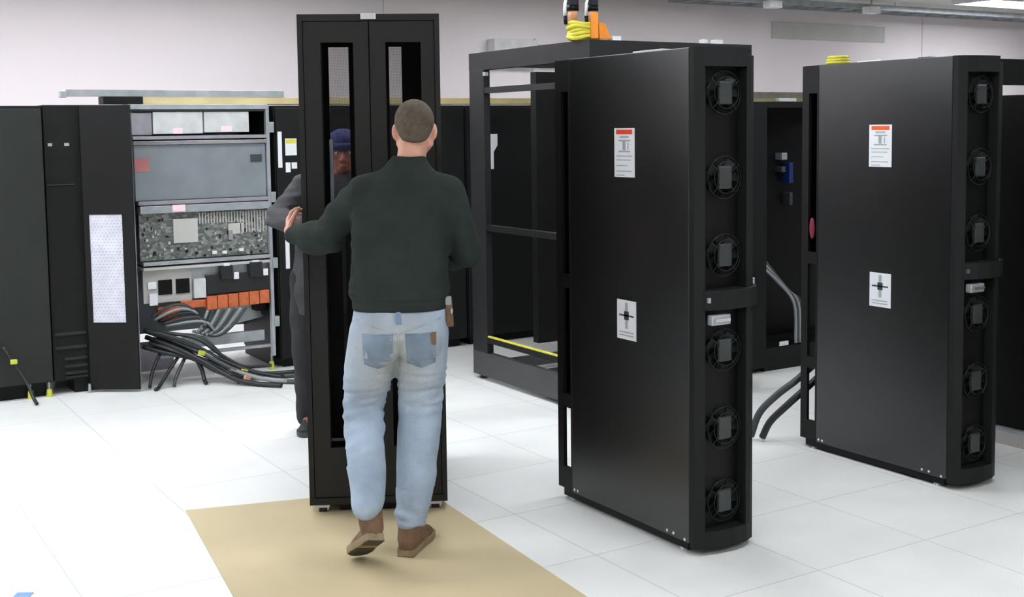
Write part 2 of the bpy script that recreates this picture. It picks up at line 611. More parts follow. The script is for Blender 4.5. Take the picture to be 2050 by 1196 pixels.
def side_rack(ox, oy, label, hk, zr):
    t = thing('server_rack', label, 'server rack', (ox, oy, 0))
    D, Wd, H = 0.96, 0.335, 2.003

    def b(x0, y0, z0, x1, y1, z1, mb=None):
        return (mb or MB()).box((ox+x0, oy+y0, z0), (ox+x1, oy+y1, z1))
    # left side panel
    obj('side_panel', b(0, 0.03, 0.045, 0.014, 0.845, H), 'gloss', t, 0.003)
    # right side panel
    obj('side_panel', b(Wd-0.014, 0.09, 0.045, Wd, 0.845, H-0.02), 'gloss', t, 0.003)
    # slotted rear frame
    f = MB()
    for x in (0.0, Wd-0.02):
        b(x+0.002, 0.915, 0.05, x+0.02, D, H-0.003, f)
        b(x+0.002, 0.847, 0.05, x+0.02, 0.858, H-0.003, f)
        for z0, z1 in ((0.05, 0.15), (0.43, 0.49), (0.98, 1.04), (1.86, H-0.003)):
            b(x+0.002, 0.858, z0, x+0.02, 0.915, z1, f)
    obj('rear_frame', f, 'black', t)
    obj('top_panel', b(0.014, 0.03, H-0.012, Wd-0.014, D, H), 'black', t, 0.002)
    obj('divider_panel', b(0.05, 0.80, 0.5, Wd-0.05, 0.82, H-0.05), 'deep', t)
    obj('rear_panel', b(0.02, D-0.014, zr, Wd-0.02, D-0.004, H-0.012), 'deep', t)
    base = MB()
    b(0.012, 0.05, 0.012, Wd-0.012, 0.93, 0.045, base)
    obj('base', base, 'deep', t)
    for (x, y) in ((0.03, 0.10), (0.03, 0.88), (Wd-0.03, 0.10), (Wd-0.03, 0.88)):
        obj('levelling_foot', MB().cyl((ox+x, oy+y, 0), (ox+x, oy+y, 0.014), 0.02, 0.016, 14), 'silver', t)
    # little bright screws along the panel's lower edge
    for y, z in ((0.055, 0.055), (0.125, 0.062), (0.165, 0.062), (0.80, 0.062), (0.825, 0.062)):
        obj('screw', MB().cyl((ox-0.003, oy+y, z), (ox, oy+y, z), 0.0065, None, 10), 'chrome', t)
    # bowed front door: plan outline, with a recessed opening for the fans
    out = [(0.0, 0.028), (0.0, 0.0), (0.03, -0.022), (0.09, -0.040), (0.17, -0.047), (0.24, -0.040), (0.29, -0.018), (0.322, 0.02), (Wd, 0.075)]
    inn = [(Wd-0.02, 0.085), (0.305, 0.035), (0.28, 0.0), (0.235, -0.018), (0.17, -0.024), (0.09, -0.018), (0.04, -0.002), (0.018, 0.02)]

    def shell(i0, i1, z0, z1):
        o_ = out[i0:i1+1]
        ni = len(inn)
        pts = [(ox+x, oy+y) for x, y in o_]
        j = inn[::-1]
        q = [(ox+x, oy+y) for x, y in j[max(0, i0-1):i1]]
        return MB().prism(pts+q[::-1], z0, z1)
    cap = [(ox+x, oy+y) for x, y in out+[(Wd, 0.028)]]
    obj('door_bottom', MB().prism([(ox+x, oy+y) for x, y in out], 0.03, 0.10), 'matte', t)
    obj('door_top', MB().prism([(ox+x, oy+y) for x, y in out[:6]+[(0.30, 0.028)]], 1.93, H), 'matte', t)
    obj('door_post', MB().prism([(ox+x, oy+y) for x, y in [(0, .028), (0, 0), (.03, -.022), (.036, -.024), (.036, .028)]], 0.10, 1.93), 'matte', t)
    obj('door_column', MB().prism([(ox+x, oy+y) for x, y in [(.235, -.040), (.262, -.034), (.29, -.018), (.322, .02), (Wd, .075), (Wd-.03, .085), (.235, .03)]], 0.10, 1.975), 'matte', t, 0.004, False)
    obj('fan_backplate', b(0.036, 0.012, 0.10, 0.235, 0.022, 1.93), 'deep', t)
    # six fans up the door
    for z in (0.208, 0.503, 0.816, 1.194, 1.499, 1.849-0.02):
        cx = ox+0.145
        ring = MB()
        yy = oy-0.012
        for rr in (0.084, 0.062):
            ring.tube([(cx+rr*math.cos(2*PI*i/28), yy-(0.012 if rr < 0.07 else 0), z+rr*math.sin(2*PI*i/28)) for i in range(28)], 0.0016, 6, True)
        for a in (0.6, 2.5, 3.9, 5.4):
            ring.tube([(cx+rr*math.cos(a), yy-0.006, z+rr*math.sin(a)) for rr in (0.03, 0.06, 0.086)], 0.002, 6)
        fan = obj('cooling_fan', ring, 'wire', t, 0, True)
        hb = MB()
        hb.box((cx-0.034, oy-0.020, z-0.046), (cx+0.034, oy-0.004, z+0.046))
        obj('fan_hub', hb, 'hub', fan, 0.008)
        bl = MB()
        for k in range(7):
            a = 2*PI*k/7
            d = Vector((math.cos(a), 0, math.sin(a)))
            p = Vector((-math.sin(a), 0.5, math.cos(a)))
            bl.obox(Vector((cx, oy+0.002, z))+d*0.052, d, p, d.cross(p), 0.026, 0.018, 0.0015)
        obj('fan_blades', bl, 'deep', fan)
    # crossbar half way up, with a silver latch below it
    cb = MB().prism([(ox+x, oy+y) for x, y in [(0.02, 0.0), (0.03, -.034), (.09, -.056), (.17, -.063), (.245, -.056), (.30, -.03), (.338, .02), (.338, .06), (.2, .01)]], 0.985, 1.062)
    obj('crossbar', cb, 'matte', t, 0.004)
    obj('bar_bracket', b(Wd-0.008, 0.03, 1.03, Wd+0.012, 0.065, 1.085), 'chrome', t, 0.003)
    la = MB()
    b(0.05, -0.050, 0.925, 0.145, -0.020, 0.965, la)
    lo = obj('latch', la, 'silver', t, 0.004, label='silver latch plate')
    obj('latch_lever', b(0.058, -0.062, 0.94, 0.135, -0.050, 0.952), 'chrome', lo, 0.002)
    obj('corner_clip', b(0.034, -0.046, 1.015, 0.046, -0.034, 1.035), 'chrome', t)
    # stickers
    sticker(t, ox, oy+0.372, oy+0.510, 1.492, 1.696, hk)
    sticker(t, ox, oy+0.366, oy+0.497, 0.808, 0.975, 'cross')
    return t


side_rack(3.02, 3.555, 'black rack with a bowed fan front, nearest to the camera, beside the tan board', 'red', 0.47)
side_rack(4.565, 3.555, 'black bowed-front fan rack, second from the tan board, with an orange-headed sticker', 'orange', 1.0)

# ------------------------------------------------------------------ tall open rack frame behind the first black rack
FXa, FXb, FYa, FYb, FH = 4.03, 5.28, 5.66, 7.06, 2.205
t = thing('rack_frame', 'tall open black rack frame with empty bays behind the nearest fan rack', 'rack frame', ((FXa+FXb)/2, FYa, 0))
for x, y0, y1 in ((FXa, 6.87, FYb), (FXa, FYa, 5.85)):
    obj('post', MB().box((x, y0, 0.19), (x+0.05, y1, 2.09)), 'frame', t, 0.003)
for x in (4.52, FXb-0.18):
    obj('post', MB().box((x, 6.99, 0.19), (x+0.18, FYb, 2.09)), 'black', t, 0.003)
    obj('post', MB().box((x, FYa, 0.19), (x+0.18, FYa+0.05, 2.09)), 'black', t, 0.003)
tb = MB().box((FXa, FYa, 2.09), (FXa+0.06, FYb, FH)).box((FXa+0.06, FYa, 2.09), (FXb, FYa+0.06, FH))
tb.box((FXa+0.06, FYb-0.06, 2.12), (FXb, FYb, FH)).box((FXb-0.06, FYa+0.06, 2.09), (FXb, FYb-0.06, FH))
obj('top_frame', tb, 'frame', t)
bb = MB().box((FXa, FYa, 0.03), (FXa+0.05, FYb, 0.19)).box((FXa+0.05, FYa, 0.03), (FXb, FYa+0.05, 0.19))
bb.box((FXa+0.05, FYb-0.05, 0.03), (FXb, FYb, 0.10)).box((FXb-0.05, FYa+0.05, 0.03), (FXb, FYb-0.05, 0.19))
obj('base_frame', bb, 'basegrey', t)
obj('base_tray', MB().box((FXa+0.05, FYa+0.05, 0.06), (FXb-0.05, 6.3, 0.17)), 'deep', t)
obj('cross_rail', MB().box((FXa+0.005, 5.85, 1.935), (FXa+0.045, 6.87, 1.974)), 'frame', t)
obj('cross_rail', MB().box((FXa+0.005, 5.85, 1.02), (FXa+0.045, 6.87, 1.06)), 'black', t)
obj('cross_rail', MB().box((FXa+0.005, 5.85, 0.262), (FXa+0.045, 6.87, 0.300)), 'black', t)
obj('yellow_strip', MB().box((FXa+0.005, 5.85, 0.300), (FXa+0.022, 6.87, 0.310)), 'yellow', t, label='thin bright yellow strip along the lower rail')
for x, y in ((FXa+0.05, FYa+0.06), (FXb-0.05, FYa+0.06), (FXa+0.05, FYb-0.06), (FXb-0.05, FYb-0.06)):
    obj('foot', MB().cyl((x, y, 0), (x, y, 0.035), 0.03, 0.02, 12), 'rubber', t)
obj('inner_latch', MB().box((4.70, 6.97, 1.14), (4.73, 6.99, 1.24)), 'silver', t, label='small silver latch on the inner post')
for x, w in ((4.20, 0.06), (4.89, 0.03), (4.985, 0.06)):
    obj('top_clip', MB().box((x, FYa+0.005, FH), (x+w, FYa+0.05, FH+0.025)), 'white', t, label='small white clip on the top edge')
obj('post_clip', MB().box((FXa-0.004, 6.84, 2.05), (FXa+0.02, 6.87, 2.075)), 'silver', t)

# yellow and orange coil on its corner
cxx, cyy, cz = 4.085, 5.80, FH+0.006
t = thing('cable_coil', 'yellow and orange cable coil on the top corner of the open rack frame', 'cable coil', (cxx, cyy, FH))
for k in range(5):
    rr = 0.095-0.006*(k % 3)
    obj('coil_loop', MB().tube([(cxx+rr*math.cos(a)*1.0, cyy+rr*math.sin(a)*0.8, cz+0.014+0.02*k+0.006*math.sin(3*a+k)) for a in [2*PI*i/32 for i in range(32)]], 0.0125, 8, True),
        'yellow', t, 0, True)
o1 = MB().obox((cxx+0.01, cyy-0.10, cz+0.078), (0.85, -0.5, 0), (0.5, 0.85, 0), (0, 0, 1), 0.022, 0.012, 0.075)
obj('orange_strap', o1, 'orange', t, 0.004, label='upright orange strap around the coil')
obj('orange_wedge', MB().ring_loft([[Vector((cxx+0.045, cyy-0.10+dy, cz+0.002)), Vector((cxx+0.108, cyy-0.13+dy, cz+0.002)), Vector((cxx+0.07, cyy-0.115+dy, cz+0.09)), Vector((cxx+0.04, cyy-0.098+dy, cz+0.095))] for dy in (-0.004, 0.02)]),
    'orange', t, label='orange wedge-shaped end of the strap')


def hang(x, y, ztop_dark, ztan, zend, r, label):
    t = thing('hanging_sleeve', label, 'hanging cable', (x, y, ZC))
    obj('sleeve', MB().tube([(x, y, ZC), (x, y, 2.8), (x, y, ztop_dark)], [r*1.05, r, r], 16), 'navy_sleeve', t, 0, True)
    obj('sleeve_cuff', MB().cyl((x, y, ztop_dark-0.012), (x, y, ztop_dark+0.02), r*1.04, None, 16), 'deep', t, 0, True)
    obj('tan_core', MB().tube([(x, y, ztop_dark-0.012), (x, y, ztan), (x, y, zend)], [r*0.82, r*0.8, r*0.7], 16), 'tan', t, 0, True, label='tan core below the dark sleeve')


hang(4.04, 5.84, 2.395, 2.36, 2.32, 0.035, 'dark sleeve with a tan lower end hanging from the ceiling, left of its pair')
hang(4.155, 5.80, 2.395, 2.36, 2.32, 0.032, 'dark sleeve with a tan lower end hanging from the ceiling, right of its pair')
for pts, lab in (([(3.985, 5.83, ZC), (3.985, 5.83, 2.44), (3.972, 5.82, 2.42), (3.968, 5.82, 2.35)], 'thin white cable with a dark tip hanging at the left of the dark sleeves'),
                 ([(4.095, 5.77, ZC), (4.095, 5.77, 2.44), (4.084, 5.765, 2.42), (4.08, 5.765, 2.35)], 'thin white cable with a dark tip hanging between the two dark sleeves')):
    t = thing('hanging_cable', lab, 'hanging cable', pts[0])
    obj('cord', MB().tube(pts, 0.0095, 10), 'white', t, 0, True)
    e = Vector(pts[-1])
    obj('plug_tip', MB().cyl(e+Vector((0.004, 0, 0.0)), e+Vector((0.008, 0, -0.05)), 0.012, 0.010, 10), 'deep', t, 0, True)

# ------------------------------------------------------------------ row of cabinets along the back
RY, RH = 8.1, 1.885


def plain_cabinet(x0, x1, label, h=RH, y=RY, depth=0.8, m='matte', zb=0.06, group=None):
    t = thing('server_cabinet', label, 'server cabinet', ((x0+x1)/2, y, 0), 0, group)
    obj('cabinet_body', MB().box((x0+0.004, y+0.02, zb), (x1-0.004, y+depth, h)), 'matte', t, 0.004)
    obj('door', MB().box((x0+0.01, y, zb+0.01), (x1-0.01, y+0.02, h-0.02)), m, t, 0.003)
    obj('plinth', MB().box((x0+0.04, y+0.06, 0.0), (x1-0.04, y+depth-0.05, zb)), 'deep', t)
    return t


a = plain_cabinet(0.90, 1.487, 'charcoal cabinet with a plain smooth front at the far left of the back row', m='charcoal', zb=0.09)
for x in (1.34, 1.455):
    f = obj('levelling_foot', MB().cyl((x, RY+0.02, 0), (x, RY+0.02, 0.05), 0.02, 0.016, 12), 'yellowgreen', a, label='yellow-green levelling foot')
    obj('foot_bolt', MB().cyl((x, RY+0.02, 0.05), (x, RY+0.02, 0.095), 0.006, None, 8), 'silver', f)
for k in range(6):
    plain_cabinet(0.90-0.6*(k+1), 0.90-0.6*k-0.004, 'plain charcoal cabinet in the back row beyond the left edge of the picture', m='charcoal', group='back row cabinets left of the frame')

# cabinet with louvres and an open perforated door
t = thing('server_cabinet', 'black cabinet with louvres and a pale perforated door, left of the open equipment rack', 'server cabinet', (1.76, RY, 0))
obj('cabinet_body', MB().box((1.491, RY+0.03, 0.09), (2.02, RY+0.8, RH+0.005)), 'black', t, 0.004)
obj('plinth', MB().box((1.62, RY+0.05, 0), (1.98, RY+0.7, 0.09)), 'matte', t)
for k, z in enumerate((0.40, 0.31, 0.235, 0.185, 0.14, 0.115)):
    w0 = 1.505 if k < 2 else 1.56
    obj('louvre', MB().obox(((w0+1.70)/2, RY+0.025, z), (1, 0, 0), (0, 1, 0.7), (0, -0.7, 1), (1.70-w0)/2, 0.014, 0.004), 'charcoal', t)
obj('latch', MB().box((1.515, RY+0.02, 1.625), (1.54, RY+0.03, 1.645)), 'silver', t)
obj('latch', MB().box((1.615, RY+0.02, 1.625), (1.645, RY+0.03, 1.645)), 'silver', t)
obj('seam_strip', MB().box((1.50, RY+0.022, 1.372), (1.67, RY+0.03, 1.378)), 'hub', t)
obj('foot_bolt', MB().cyl((1.70, RY-0.02, 0), (1.70, RY-0.02, 0.06), 0.012, 0.008, 10), 'silver', t)
hx, hy = 1.715, RY
dd = Vector((0.27, -0.19, 0))
L = dd.length
dd.normalize()
dn_ = Vector((dd.y, -dd.x, 0))
door = MB()


def dbox(mb, s0, s1, z0, z1, th=0.02, off=0.0):
    c = Vector((hx, hy, (z0+z1)/2))+dd*((s0+s1)/2)+dn_*off
    return mb.obox(c, dd, dn_, (0, 0, 1), (s1-s0)/2, th/2, (z1-z0)/2)


dbox(door, 0, 0.035, 0.02, RH)
dbox(door, 0.255, L, 0.02, RH)
dbox(door, 0.035, 0.255, 0.02, 0.464)
dbox(door, 0.035, 0.255, 1.176, RH)
do = obj('door', door, 'black', t)
obj('perforated_panel', dbox(MB(), 0.035, 0.255, 0.464, 1.176, 0.008), 'perfwhite', do, label='pale perforated panel in the open door')
hol = MB()
for r_ in range(34):
    for c_ in range(9):
        s = 0.047+c_*0.0235+(0.0118 if r_ % 2 else 0)
        if s < 0.25:
            dbox(hol, s-0.004, s+0.004, 0.478+r_*0.0205, 0.478+r_*0.0205+0.005, 0.002, 0.0045)
obj('perforations', hol, 'inkgrey', do)

# ------------------------------------------------------------------ open equipment rack
EX0, EX1, EY = 2.035, 2.99, RY
t = thing('equipment_rack', 'open silver equipment rack full of boards, busbars and cables in the back row', 'equipment rack', (2.51, EY, 0))
ER = t


def eb(u0, v0, u1, v1, y0=0.0, y1=0.02, mb=None):
    """box given by the front-view grid of the rack: u along its width, v down from its top (both in 290ths / 298ths of a metre)"""
    x0, x1 = EX0+(u0-258)/290.0, EX0+(u1-258)/290.0
    z1, z0 = (775-v0)/298.0, (775-v1)/298.0
    return (mb or MB()).box((x0, EY+y0, z0), (x1, EY+y1, z1))


obj('side_post', eb(530, 212, 537, 745, 0, 0.04), 'silver', t, 0.002)
obj('side_post', eb(258, 212, 264, 772, 0.05, 0.09), 'silver', t, 0.002)
obj('back_panel', MB().box((EX0, EY+0.62, 0.25), (EX1, EY+0.64, 1.89)), 'brushed', t)
obj('side_wall', MB().box((EX0-0.006, EY+0.06, 0.1), (EX0, EY+0.64, 1.89)), 'black', t)
obj('side_wall', MB().box((EX1, EY+0.04, 0.02), (EX1+0.006, EY+0.64, 1.89)), 'black', t)
obj('top_rail', eb(260, 211, 533, 221, -0.01, 0.05), 'silver', t, 0.002)
obj('top_cover', MB().box((EX0, EY+0.05, 1.87), (EX1, EY+0.64, 1.895)), 'silver', t)
# upper trays
p = obj('tray_front', eb(262, 227, 301, 272, 0.03, 0.3), 'panelg', t, 0.003, label='grey tray front')
p = obj('tray_front', eb(303, 226, 401, 270, 0.02, 0.3), 'panelw', t, 0.003, label='pale tray front with a pink tag')
obj('tag', eb(341, 258, 360, 270, 0.016, 0.02), 'labelpink', p)
p = obj('tray_front', eb(404, 226, 496, 268, 0.02, 0.3), 'panelw', t, 0.003, label='pale tray front with a pink tag')
obj('tag', eb(437, 255, 460, 267, 0.016, 0.02), 'labelpink', p)
obj('tray_lip', eb(262, 222, 530, 225, 0.01, 0.05), 'cabledark', t)
obj('shelf_rail', eb(262, 274, 530, 281, 0.0, 0.3), 'panelg', t, 0.002)
obj('shelf_rail', eb(262, 284, 530, 291, -0.01, 0.3), 'chrome', t, 0.002)
# large steel box
p = obj('steel_box', eb(264, 292, 529, 403, 0.02, 0.5), 'brushed', t, 0.004)
obj('red_mark', eb(264, 318, 292, 345, 0.017, 0.02), 'redmark', p, label='dull red mark')  # flat dull red patch on the box front
obj('latch', eb(497, 315, 520, 330, 0.01, 0.02), 'cabledark', p)
obj('shelf_rail', eb(268, 404, 530, 412, 0.0, 0.3), 'panelg', t, 0.002)
p = obj('shelf_rail', eb(270, 414, 532, 429, -0.01, 0.3), 'silver', t, 0.002)
obj('tag', eb(332, 413, 357, 427, -0.014, -0.01), 'labelpink', p)
# circuit board tray
p = obj('circuit_board', eb(270, 430, 530, 525, 0.04, 0.06), 'pcb', t)
obj('heat_shield', eb(335, 443, 384, 492, 0.02, 0.04), 'vent', p, 0.003, label='pale square shield')
obj('chip_cover', eb(447, 458, 478, 480, 0.03, 0.04), 'vent', p, 0.002)
obj('chip_cover', eb(447, 472, 456, 492, 0.028, 0.04), 'panelg', p, 0.002)
fins = MB()
for k in range(24):
    u = 388+k*6
    eb(u, 433, u+2, 455 if u < 470 else 478, 0.03, 0.04, fins)
obj('cooling_fins', fins, 'vent', p)
cc = MB()
for k in range(60):
    u, v = random.uniform(274, 522), random.uniform(436, 520)
    if 330 < u < 388 and v < 495:
        continue
    w, h = random.uniform(1.5, 5), random.uniform(1.5, 6)
    eb(u, v, u+w, v+h, random.uniform(0.026, 0.034), 0.04, cc)
obj('small_components', cc, 'vent', p)['kind'] = 'stuff'
cc = MB()
for k in range(40):
    u, v = random.uniform(274, 522), random.uniform(436, 520)
    if 330 < u < 388 and v < 495:
        continue
    w, h = random.uniform(2, 6), random.uniform(3, 10)
    eb(u, v, u+w, v+h, random.uniform(0.030, 0.036), 0.04, cc)
obj('dark_components', cc, 'wire', p)['kind'] = 'stuff'
for u, v in ((412, 513), (433, 514), (468, 511)):
    obj('white_connector', eb(u, v, u+9, v+6, 0.02, 0.04), 'label', p)
obj('shelf_rail', eb(272, 527, 533, 534, -0.01, 0.3), 'silver', t, 0.002)
obj('shelf_rail', eb(272, 538, 533, 544, 0.0, 0.3), 'vent', t, 0.002)
# power section
obj('power_plate', eb(274, 546, 370, 612, 0.05, 0.07), 'vent', t)
obj('power_plate', eb(370, 545, 533, 575, 0.06, 0.08), 'silver', t)
obj('switch_hole_shade', eb(303, 566, 330, 596, 0.04, 0.05), 'deep', t)  # black plates put in for the darkness inside the switch holes
obj('switch_hole_shade', eb(338, 566, 365, 596, 0.04, 0.05), 'deep', t)
obj('cream_connector', eb(282, 568, 298, 582, 0.03, 0.05), 'label', t)
obj('cream_connector', eb(284, 592, 300, 616, 0.03, 0.05), 'label', t)
obj('cream_connector', eb(372, 568, 396, 608, 0.02, 0.06), 'panelw', t)
obj('breaker_block', eb(398, 563, 533, 602, 0.02, 0.2), 'cable', t, 0.003)
for u in (426, 486):
    w = 24 if u < 450 else 26
    obj('breaker', eb(u, 545 if u < 450 else 541, u+w, 572, -0.01, 0.06), 'cable', t, 0.003, label='black square breaker')
    obj('breaker_cap', eb(u+6, 539 if u < 450 else 537, u+w-6, 545 if u < 450 else 541, -0.005, 0.05), 'label', t)
    obj('white_tab', eb(u+w+3, 560-(3 if u > 450 else 0), u+w+13, 574-(3 if u > 450 else 0), 0.0, 0.02), 'label', t)
bus = MB()
for k in range(6):
    u = 396+k*22
    eb(u, 604+(2.5-k)*0.8, u+20.5, 632+(2.5-k)*0.8, 0.0, 0.08, bus)
obj('busbar', bus, 'copper', t, 0.004, label='orange copper busbar')
obj('busbar', eb(300, 622, 345, 652, 0.04, 0.10), 'copper', t, 0.006, label='orange copper busbar end')
obj('busbar', eb(345, 612, 396, 628, 0.03, 0.08), 'copper', t, 0.006, label='orange copper busbar link')
obj('deflector_plate', MB().ring_loft([[Vector((EX0+(u-258)/290, EY+y, (775-v)/298)) for (u, v) in ((400, 690), (440, 636), (520, 636), (532, 668))] for y in (0.20, 0.21)]), 'silver', t)
obj('recess_shade_box', MB().box((EX0+0.86, EY+0.10, 0.42), (EX1-0.012, EY+0.3, 0.62)), 'deep', t)  # solid black box stands in for the shade of a recess
obj('lower_rail', eb(300, 690, 520, 712, 0.06, 0.10), 'silver', t, 0.003)
obj('lower_rail', eb(300, 720, 533, 726, 0.02, 0.06), 'silver', t, 0.003)
obj('lower_box', eb(275, 712, 345, 762, 0.25, 0.5), 'panelg', t, 0.003)
for v in (248, 395, 535, 660):
    obj('hinge_block', eb(535, v, 546, v+22, -0.01, 0.03), 'silver', t, 0.003)
f = obj('levelling_foot', MB().cyl((EX1-0.02, EY+0.02, 0), (EX1-0.02, EY+0.02, 0.06), 0.02, 0.016, 12), 'yellowgreen', t, label='yellow-green levelling foot')
obj('levelling_foot', MB().cyl((EX0+0.03, EY+0.1, 0), (EX0+0.03, EY+0.1, 0.02), 0.02, 0.016, 12), 'silver', t)
obj('foot_bolt', MB().cyl((EX1-0.02, EY+0.02, 0.06), (EX1-0.02, EY+0.02, 0.12), 0.007, None, 8), 'silver', f)
# curved cables hooked to the busbar (part of the rack's wiring)
for k in range(8):
    u = 390+k*11
    pts = []
    for s in range(9):
        a = s/8
        uu = u+6-a*(30+k*7)
        vv = 634+math.sin(a*PI*0.62)*(44+k*1.5)
        pts.append((EX0+(uu-258)/290, EY-0.005+0.03*a-0.004*k, (775-vv)/298))
    obj('wiring_loop', MB().tube(smooth_path(pts, 3), 0.0105, 8), 'cablegrey' if k % 2 == 0 else 'cabledark', t, 0, True)
for k in range(5):
    pts = [(EX0+(285+k*7-258)/290, EY+0.03, (775-(640+k*5))/298), (EX0+(320+k*10-258)/290, EY-0.01, (775-(618+k*9))/298),
           (EX0+(355+k*9-258)/290, EY-0.015, (775-(622+k*9))/298), (EX0+(385+k*6-258)/290, EY-0.01, (775-(660+k*5))/298)]
    obj('wiring_loop', MB().tube(smooth_path(pts, 5), 0.011, 8), ('cabledark', 'cablegrey', 'cable')[k % 3], t, 0, True)

# loose black cables spilling from the rack onto the floor (each its own thing)


def gp(u, v, y):
    return Vector((EX0+(u-258)/290.0*(1-(RY-y)*0.105)+(RY-y)*-0.0, y, max(0.0, (775-v)/298.0)))


spill = [
    ([(2.10, 8.13, 0.36), (2.25, 8.0, 0.30), (2.42, 7.92, 0.20), (2.60, 7.82, 0.09), (2.80, 7.66, 0.022), (2.94, 7.52, 0.018)], 0.016, 'cabledark', 'dark grey cable running furthest along the floor from the open rack'),
    ([(2.08, 8.10, 0.33), (2.24, 7.98, 0.26), (2.40, 7.88, 0.16), (2.56, 7.74, 0.05), (2.68, 7.62, 0.02), (2.80, 7.48, 0.018)], 0.016, 'cable', 'black cable spilling from the open rack, its end nearest the camera'),
    ([(2.12, 8.12, 0.31), (2.30, 8.02, 0.27), (2.50, 7.98, 0.15), (2.68, 7.94, 0.05), (2.86, 7.90, 0.02), (3.05, 7.86, 0.018)], 0.015, 'cable', 'black cable from the open rack lying towards the black cabinet on its right'),
    ([(2.10, 8.09, 0.29), (2.26, 7.97, 0.23), (2.44, 7.93, 0.14), (2.62, 7.88, 0.04), (2.80, 7.80, 0.018), (3.02, 7.74, 0.018)], 0.015, 'cabledark', 'dark grey cable curving right along the floor below the open rack'),
    ([(2.16, 8.08, 0.30), (2.32, 8.0, 0.24), (2.40, 7.95, 0.12), (2.41, 7.9, 0.03), (2.41, 7.86, 0.016)], 0.014, 'cable', 'short black cable dropping straight to the floor in front of the open rack'),
    ([(2.36, 8.05, 0.26), (2.26, 8.0, 0.18), (2.16, 7.95, 0.07), (2.10, 7.90, 0.016), (2.07, 7.86, 0.014)], 0.012, 'cable', 'black cable slanting down to the left to the foot of the open door'),
    ([(2.40, 8.05, 0.24), (2.31, 8.0, 0.17), (2.23, 7.94, 0.06), (2.205, 7.90, 0.014)], 0.012, 'cabledark', 'dark grey cable slanting left to the floor, second from the open door'),
    ([(2.20, 8.10, 0.35), (2.40, 8.0, 0.30), (2.56, 7.98, 0.17), (2.70, 7.97, 0.08), (2.84, 7.99, 0.06), (2.92, 8.0, 0.055)], 0.013, 'cabledark', 'dark grey cable ending above the floor by the right post of the open rack'),
    ([(2.12, 8.10, 0.25), (2.28, 7.97, 0.22), (2.48, 7.90, 0.13), (2.58, 7.82, 0.05), (2.605, 7.76, 0.016)], 0.015, 'cable', 'black cable from the open rack bending sharply down to the floor'),
    ([(2.14, 8.11, 0.34), (2.34, 7.97, 0.27), (2.54, 7.86, 0.12), (2.72, 7.72, 0.04), (2.88, 7.58, 0.02)], 0.015, 'cablegrey', 'pale grey cable among the black ones spilling from the open rack'),
    ([(2.06, 8.06, 0.38), (2.20, 7.98, 0.34), (2.38, 7.94, 0.25), (2.52, 7.90, 0.16), (2.70, 7.83, 0.07), (2.90, 7.70, 0.02)], 0.017, 'cable', 'thick black cable lying over the top of the cable bundle from the open rack'),
    ([(2.05, 8.07, 0.27), (2.20, 7.99, 0.22), (2.36, 7.96, 0.17), (2.48, 7.88, 0.09), (2.64, 7.72, 0.02), (2.74, 7.56, 0.016)], 0.014, 'cable', 'black cable under the bundle reaching the floor left of its end'),
    ([(2.30, 8.06, 0.33), (2.42, 8.0, 0.31), (2.52, 7.99, 0.22), (2.60, 7.99, 0.11), (2.66, 7.96, 0.03), (2.72, 7.92, 0.014)], 0.012, 'cabledark', 'thin dark cable looping down the right side of the cable bundle'),
    ([(2.22, 8.09, 0.27), (2.14, 8.02, 0.20), (2.08, 7.97, 0.10), (2.05, 7.93, 0.014)], 0.011, 'cable', 'thin black cable reaching the floor beside the open door, leftmost of the spill'),
]
for pts, r_, m_, lab in spill:
    o = obj('power_cable', MB().tube(smooth_path(pts, 6), r_, 8), m_, None, 0, True, at=pts[-1])
    tag(o, lab, 'cable', 'cables spilling from the open equipment rack')
for p_, m_, lab in (((2.40, 7.905, 0.215), 'yellowgreen', 'small yellow-green tag on the cable bundle, nearest the rack'),
                    ((2.655, 7.80, 0.075), 'yellow', 'small yellow tag on the cable bundle, further down the cables'),
                    ((2.64, 7.70, 0.05), 'tan', 'small orange-pink tag low on the cable bundle')):
    o = obj('cable_tag', MB().obox(p_, (1, 0.2, -0.3), (-0.2, 1, 0), (0.3, 0, 1), 0.022, 0.012, 0.016), m_, None, 0.004, at=p_)
    tag(o, lab, 'cable tag')
pts = [(1.18, 8.07, 0.36), (1.235, 8.04, 0.26), (1.30, 8.0, 0.13), (1.325, 7.93, 0.04), (1.335, 7.88, 0.012)]
o = obj('power_cable', MB().tube(smooth_path(pts, 6), 0.011, 8), 'cable', None, 0, True, at=pts[-1])
tag(o, 'black cable hanging down the charcoal cabinet at the far left', 'cable')
o = obj('cable_tag', MB().obox((1.232, 8.02, 0.27), (1, 0, 0), (0, 1, 0), (0, 0, 1), 0.02, 0.015, 0.014), 'yellowgreen', None, 0.004, at=(1.232, 8.02, 0.27))
tag(o, 'small yellow-green tag on the cable at the far left', 'cable tag')

# cabinets further right along the back row
d = plain_cabinet(3.033, 3.78, 'black back-row cabinet with white stickers, right of the open equipment rack')
for x0, x1, z0, z1, n, m_ in ((3.055, 3.085, 1.445, 1.70, 'white_strip', 'label'), (3.11, 3.195, 1.53, 1.65, 'notice', 'label'),
                              (3.11, 3.145, 1.41, 1.48, 'small_notice', 'label'), (3.155, 3.195, 1.435, 1.48, 'small_notice', 'label'),
                              (3.09, 3.12, 0.72, 1.04, 'white_strip', 'label')):
    q = obj(n, MB().box((x0, RY-0.003, z0), (x1, RY, z1)), m_, d)
    if n == 'notice':
        obj('notice_header', MB().box((x0+0.005, RY-0.004, z1-0.035), (x1-0.005, RY-0.003, z1-0.005)), 'yellow', q)
f_ = plain_cabinet(3.785, 4.58, 'black back-row cabinet behind the walking man, left of the open rack frame')
g_ = plain_cabinet(4.585, 5.46, 'black back-row cabinet seen through the open rack frame, with a torn white paper')
